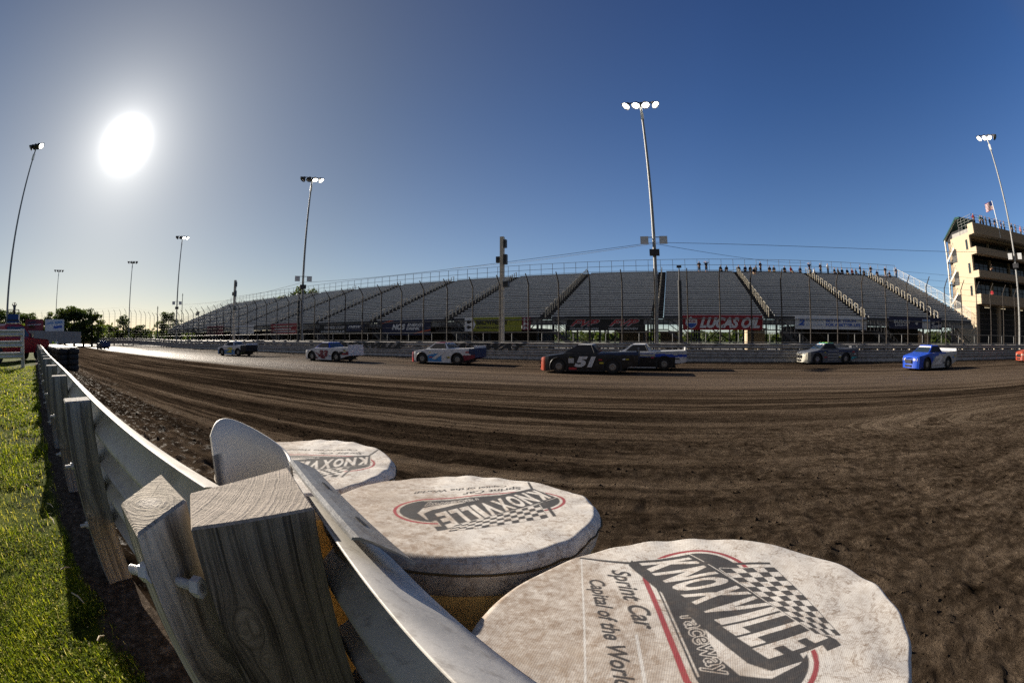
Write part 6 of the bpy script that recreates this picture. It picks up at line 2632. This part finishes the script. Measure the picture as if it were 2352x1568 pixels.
# ================================================================== TREES
M['bark'] = P('bark', (.07, .052, .038), .95, 0, .3, 8, .4, 30)
leafm = []
for k, c in enumerate([(.045, .066, .014), (.070, .092, .020), (.028, .044, .012)]):
    m, nt, b, co = new_mat('tree_leaf_%d' % k)
    oi = nt.new('ShaderNodeObjectInfo')
    nt.val(b.inputs['Base Color'], nt.mix(nt.noise(co.outputs['Object'], .8, 3), tuple(.7 * q for q in c), tuple(1.25 * q for q in c)))
    b.inputs['Roughness'].default_value = .6
    tr = nt.new('ShaderNodeBsdfTranslucent')
    tr.inputs['Color'].default_value = (c[0] * 2.0, c[1] * 2.0, c[2], 1)
    mx = nt.new('ShaderNodeMixShader')
    mx.inputs[0].default_value = .35
    nt.l.new(b.outputs[0], mx.inputs[1])
    nt.l.new(tr.outputs[0], mx.inputs[2])
    nt.l.new(mx.outputs[0], nt.n['Material Output'].inputs['Surface'])
    leafm.append(m)


def crown_mesh(seed, kind):
    """unit tree: height 1, leaf clumps through the crown volume"""
    rs = np.random.default_rng(seed)
    cl = []
    if kind == 'round':
        for _ in range(34):
            a, h = rs.random() * 2 * pi, .20 + rs.random() * .72
            rmax = .38 * sqrt(max(.05, 1 - ((h - .55) / .46) ** 2))
            rr_ = rmax * sqrt(rs.random()) * .95
            cl.append((rr_ * cos(a), rr_ * sin(a), h, .075 + .05 * rs.random()))
    elif kind == 'tall':
        for _ in range(32):
            a, h = rs.random() * 2 * pi, .22 + rs.random() * .72
            rmax = .25 * sqrt(max(.06, 1 - ((h - .55) / .47) ** 2))
            rr_ = rmax * sqrt(rs.random())
            cl.append((rr_ * cos(a), rr_ * sin(a), h, .06 + .04 * rs.random()))
    elif kind == 'conifer':
        for _ in range(34):
            h = .15 + rs.random() * .82
            rmax = .22 * (1 - h) + .015
            a, rr_ = rs.random() * 2 * pi, rmax * (.5 + .5 * rs.random())
            cl.append((rr_ * cos(a), rr_ * sin(a), h, .03 + .05 * (1 - h)))
    else:                      # open, ragged
        for _ in range(24):
            a, h = rs.random() * 2 * pi, .30 + rs.random() * .66
            rmax = .30 * (.5 + rs.random() * .6)
            rr_ = rmax * sqrt(rs.random())
            cl.append((rr_ * cos(a), rr_ * sin(a), h, .05 + .045 * rs.random()))
    V, F, MI = [], [], []
    for ci, (cx, cy, cz, cr) in enumerate(cl):
        tone = rs.integers(0, 3)
        n = int(70 * (cr / .09) ** 1.2) + 18
        for _ in range(n):
            d = rs.normal(0, 1, 3)
            d /= np.linalg.norm(d)
            p = np.array([cx, cy, cz]) + d * cr * (.55 + .6 * rs.random()) * np.array([1, 1, .8])
            s = .014 + .016 * rs.random()
            n1 = rs.normal(0, 1, 3)
            n1 /= np.linalg.norm(n1)
            n2 = np.cross(n1, rs.normal(0, 1, 3))
            n2 /= np.linalg.norm(n2) + 1e-9
            o_ = len(V)
            V += [p - n1 * s, p + n2 * s * .7, p + n1 * s, p - n2 * s * .7]
            F.append((o_, o_ + 1, o_ + 2, o_ + 3))
            MI.append(tone if rs.random() < .75 else rs.integers(0, 3))
    tm_ = MB()
    tm_.tube([(0, 0, 0), (.01, 0, .25), (0, .01, .5), (.01, 0, .8)], [.032, .024, .015, .005], M['bark'], 7)
    for cx, cy, cz, cr in cl[::3]:
        tm_.tube([(0, 0, max(.12, cz - .22)), (cx * .5, cy * .5, cz - .07), (cx, cy, cz)], [.011, .007, .003], M['bark'], 5, False)
    return (V, F, MI, tm_)


TREEK = {}


def tree(px, top, D, kind, label, wid=1.0, base=-2.3):
    p = atd(px, top, D)
    key = (kind, int(D * 7 + px) % 2)
    r = empty('tree', (p.x, p.y, base), random.uniform(0, 6), label, 'tree', 'trees round the outside of the track')
    H = p.z - base
    if key not in TREEK:
        V, F, MI, tm_ = crown_mesh(len(TREEK) * 13 + 5, kind)
        c_ = link_np('crown', V, F, leafm, MI, False, r)
        t_ = tm_.build('trunk', r)
        TREEK[key] = (c_, t_)
    else:
        for src in TREEK[key]:
            c_ = src.copy()
            COL.objects.link(c_)
            c_.parent = r
    r.scale = (H * wid, H * wid, H)


TR = [(-14, 700, 118, 'round', 'dark tree at the very left edge behind the light pole', 1.1), (12, 712, 120, 'round', 'broad tree just right of the left infield pole', 1.2), (34, 720, 126, 'open', 'ragged tree behind the blue camera platform', 1.3),
      (60, 716, 128, 'round', 'low green tree above the dark red billboard', 1.3), (82, 722, 130, 'open', 'loose tree above the right half of the red billboard', 1.3), (108, 728, 132, 'round', 'low tree above the pale billboard', 1.3),
      (134, 713, 130, 'open', 'ragged tree left of the large round-topped one', 1.1), (150, 708, 128, 'round', 'large round-topped tree right of the pale billboard', 1.0), (172, 703, 128, 'round', 'highest round-topped tree of the left clump', 1.0), (193, 706, 127, 'round', 'round tree forming the right shoulder of the left clump', .95), (212, 716, 126, 'tall', 'steep-sided tree at the right end of the left clump', 1.2),
      (226, 735, 135, 'conifer', 'small dark conifer right of the left clump', 1.5), (262, 747, 140, 'round', 'small rounded tree left of the distant unlit pole', 1.3), (283, 722, 138, 'tall', 'tall ragged tree just left of the distant unlit pole', 1.0), (306, 752, 138, 'round', 'small bush-like tree right of the distant unlit pole', 1.4), (322, 745, 138, 'round', 'dome-shaped tree between the unlit pole and the utility pole', 1.25), (338, 752, 140, 'open', 'low tree at the right flank of the dome-shaped one', 1.3),
      (374, 735, 130, 'open', 'leafy tree left of the slim far light pole', 1.1), (388, 715, 128, 'round', 'bushy tree behind the slim far light pole', .8), (411, 733, 126, 'open', 'small tree right of the slim far light pole', 1.0),
      (455, 711, 135, 'conifer', 'thin conifer rising over the left end of the stand', 1.1), (672, 660, 104, 'open', 'treetop showing over the stand left of the tall pole', .9), (706, 662, 104, 'round', 'treetop showing over the stand right of the left pole', .6)]
for (px, top, D, kind, lab, wd) in TR:
    tree(px, top, D, kind, lab, wd * (1.35 if px < 230 else 1.1))
UG = [(1228, 757, 75, 'yellow-green tree seen below the stand left of the black banner'), (1258, 760, 80, 'small tree below the stand right of the maroon banner'), (1345, 756, 84, 'tree behind the tan block under the stand'), (1575, 760, 78, 'dark shrubby tree below the left end of the red banner'), (1640, 757, 82, 'tree below the middle of the red banner'),
      (2020, 748, 80, 'leafy tree under the stand near the bright end stair'), (2036, 760, 80, 'low tree left of the cream shed'), (2180, 754, 82, 'tree between the cream shed and the tower'), (1110, 766, 90, 'low tree in the gap under the yellow green banner'), (1440, 754, 95, 'tree top behind the tan blocks under the stand')]
for (px, top, D, lab) in UG:
    tree(px, top + 6, D, 'round', lab, 1.0)
# far wood on the horizon behind the stand
V, F, MI = [], [], []
rs = np.random.default_rng(44)
for _ in range(15000):
    a = radians(rs.uniform(-100, 62))
    D = rs.uniform(260, 330)
    h = (5.5 if a > -1.36 else 9.0) * rs.random() ** .8 * (.75 + .6 * (vnoise(np.array(a * 40), np.array(3.3), 51) + .5))
    c = np.array([sin(a) * D, cos(a) * D, -2.3 + h])
    n1 = rs.normal(0, 1, 3)
    n1 /= np.linalg.norm(n1)
    n2 = np.cross(n1, rs.normal(0, 1, 3))
    n2 /= np.linalg.norm(n2)
    s = .9 + .9 * rs.random()
    o_ = len(V)
    V += [c - n1 * s, c + n2 * s, c + n1 * s, c - n2 * s]
    F.append((o_, o_ + 1, o_ + 2, o_ + 3))
    MI.append(rs.integers(0, 3))
tag(link_np('distant_wood', V, F, leafm, MI, False), 'low belt of distant trees along the horizon', 'wood', kind='stuff')

# straw and twigs on the bare strip
for (px, py, L, a) in ((115, 1160, .09, .6), (120, 1195, .10, .2), (150, 1305, .07, 1.9), (178, 1372, .10, .5), (60, 1115, .05, 1.1), (232, 1465, .06, 2.2)):
    q = atz(px, py, -1.065)
    mb = MB()
    mb.tube([(-L / 2, 0, .012), (0, .006, .016), (L / 2, 0, .008)], [.004, .005, .003], M['straw'], 5)
    o = mb.build('straw_stem')
    o.location = (q.x, q.y, -1.075)
    o.rotation_euler = (0, .1, a)
    tag(o, 'pale dry straw stem lying in the grass by the rail', 'straw', 'dry straw stems in the grass')
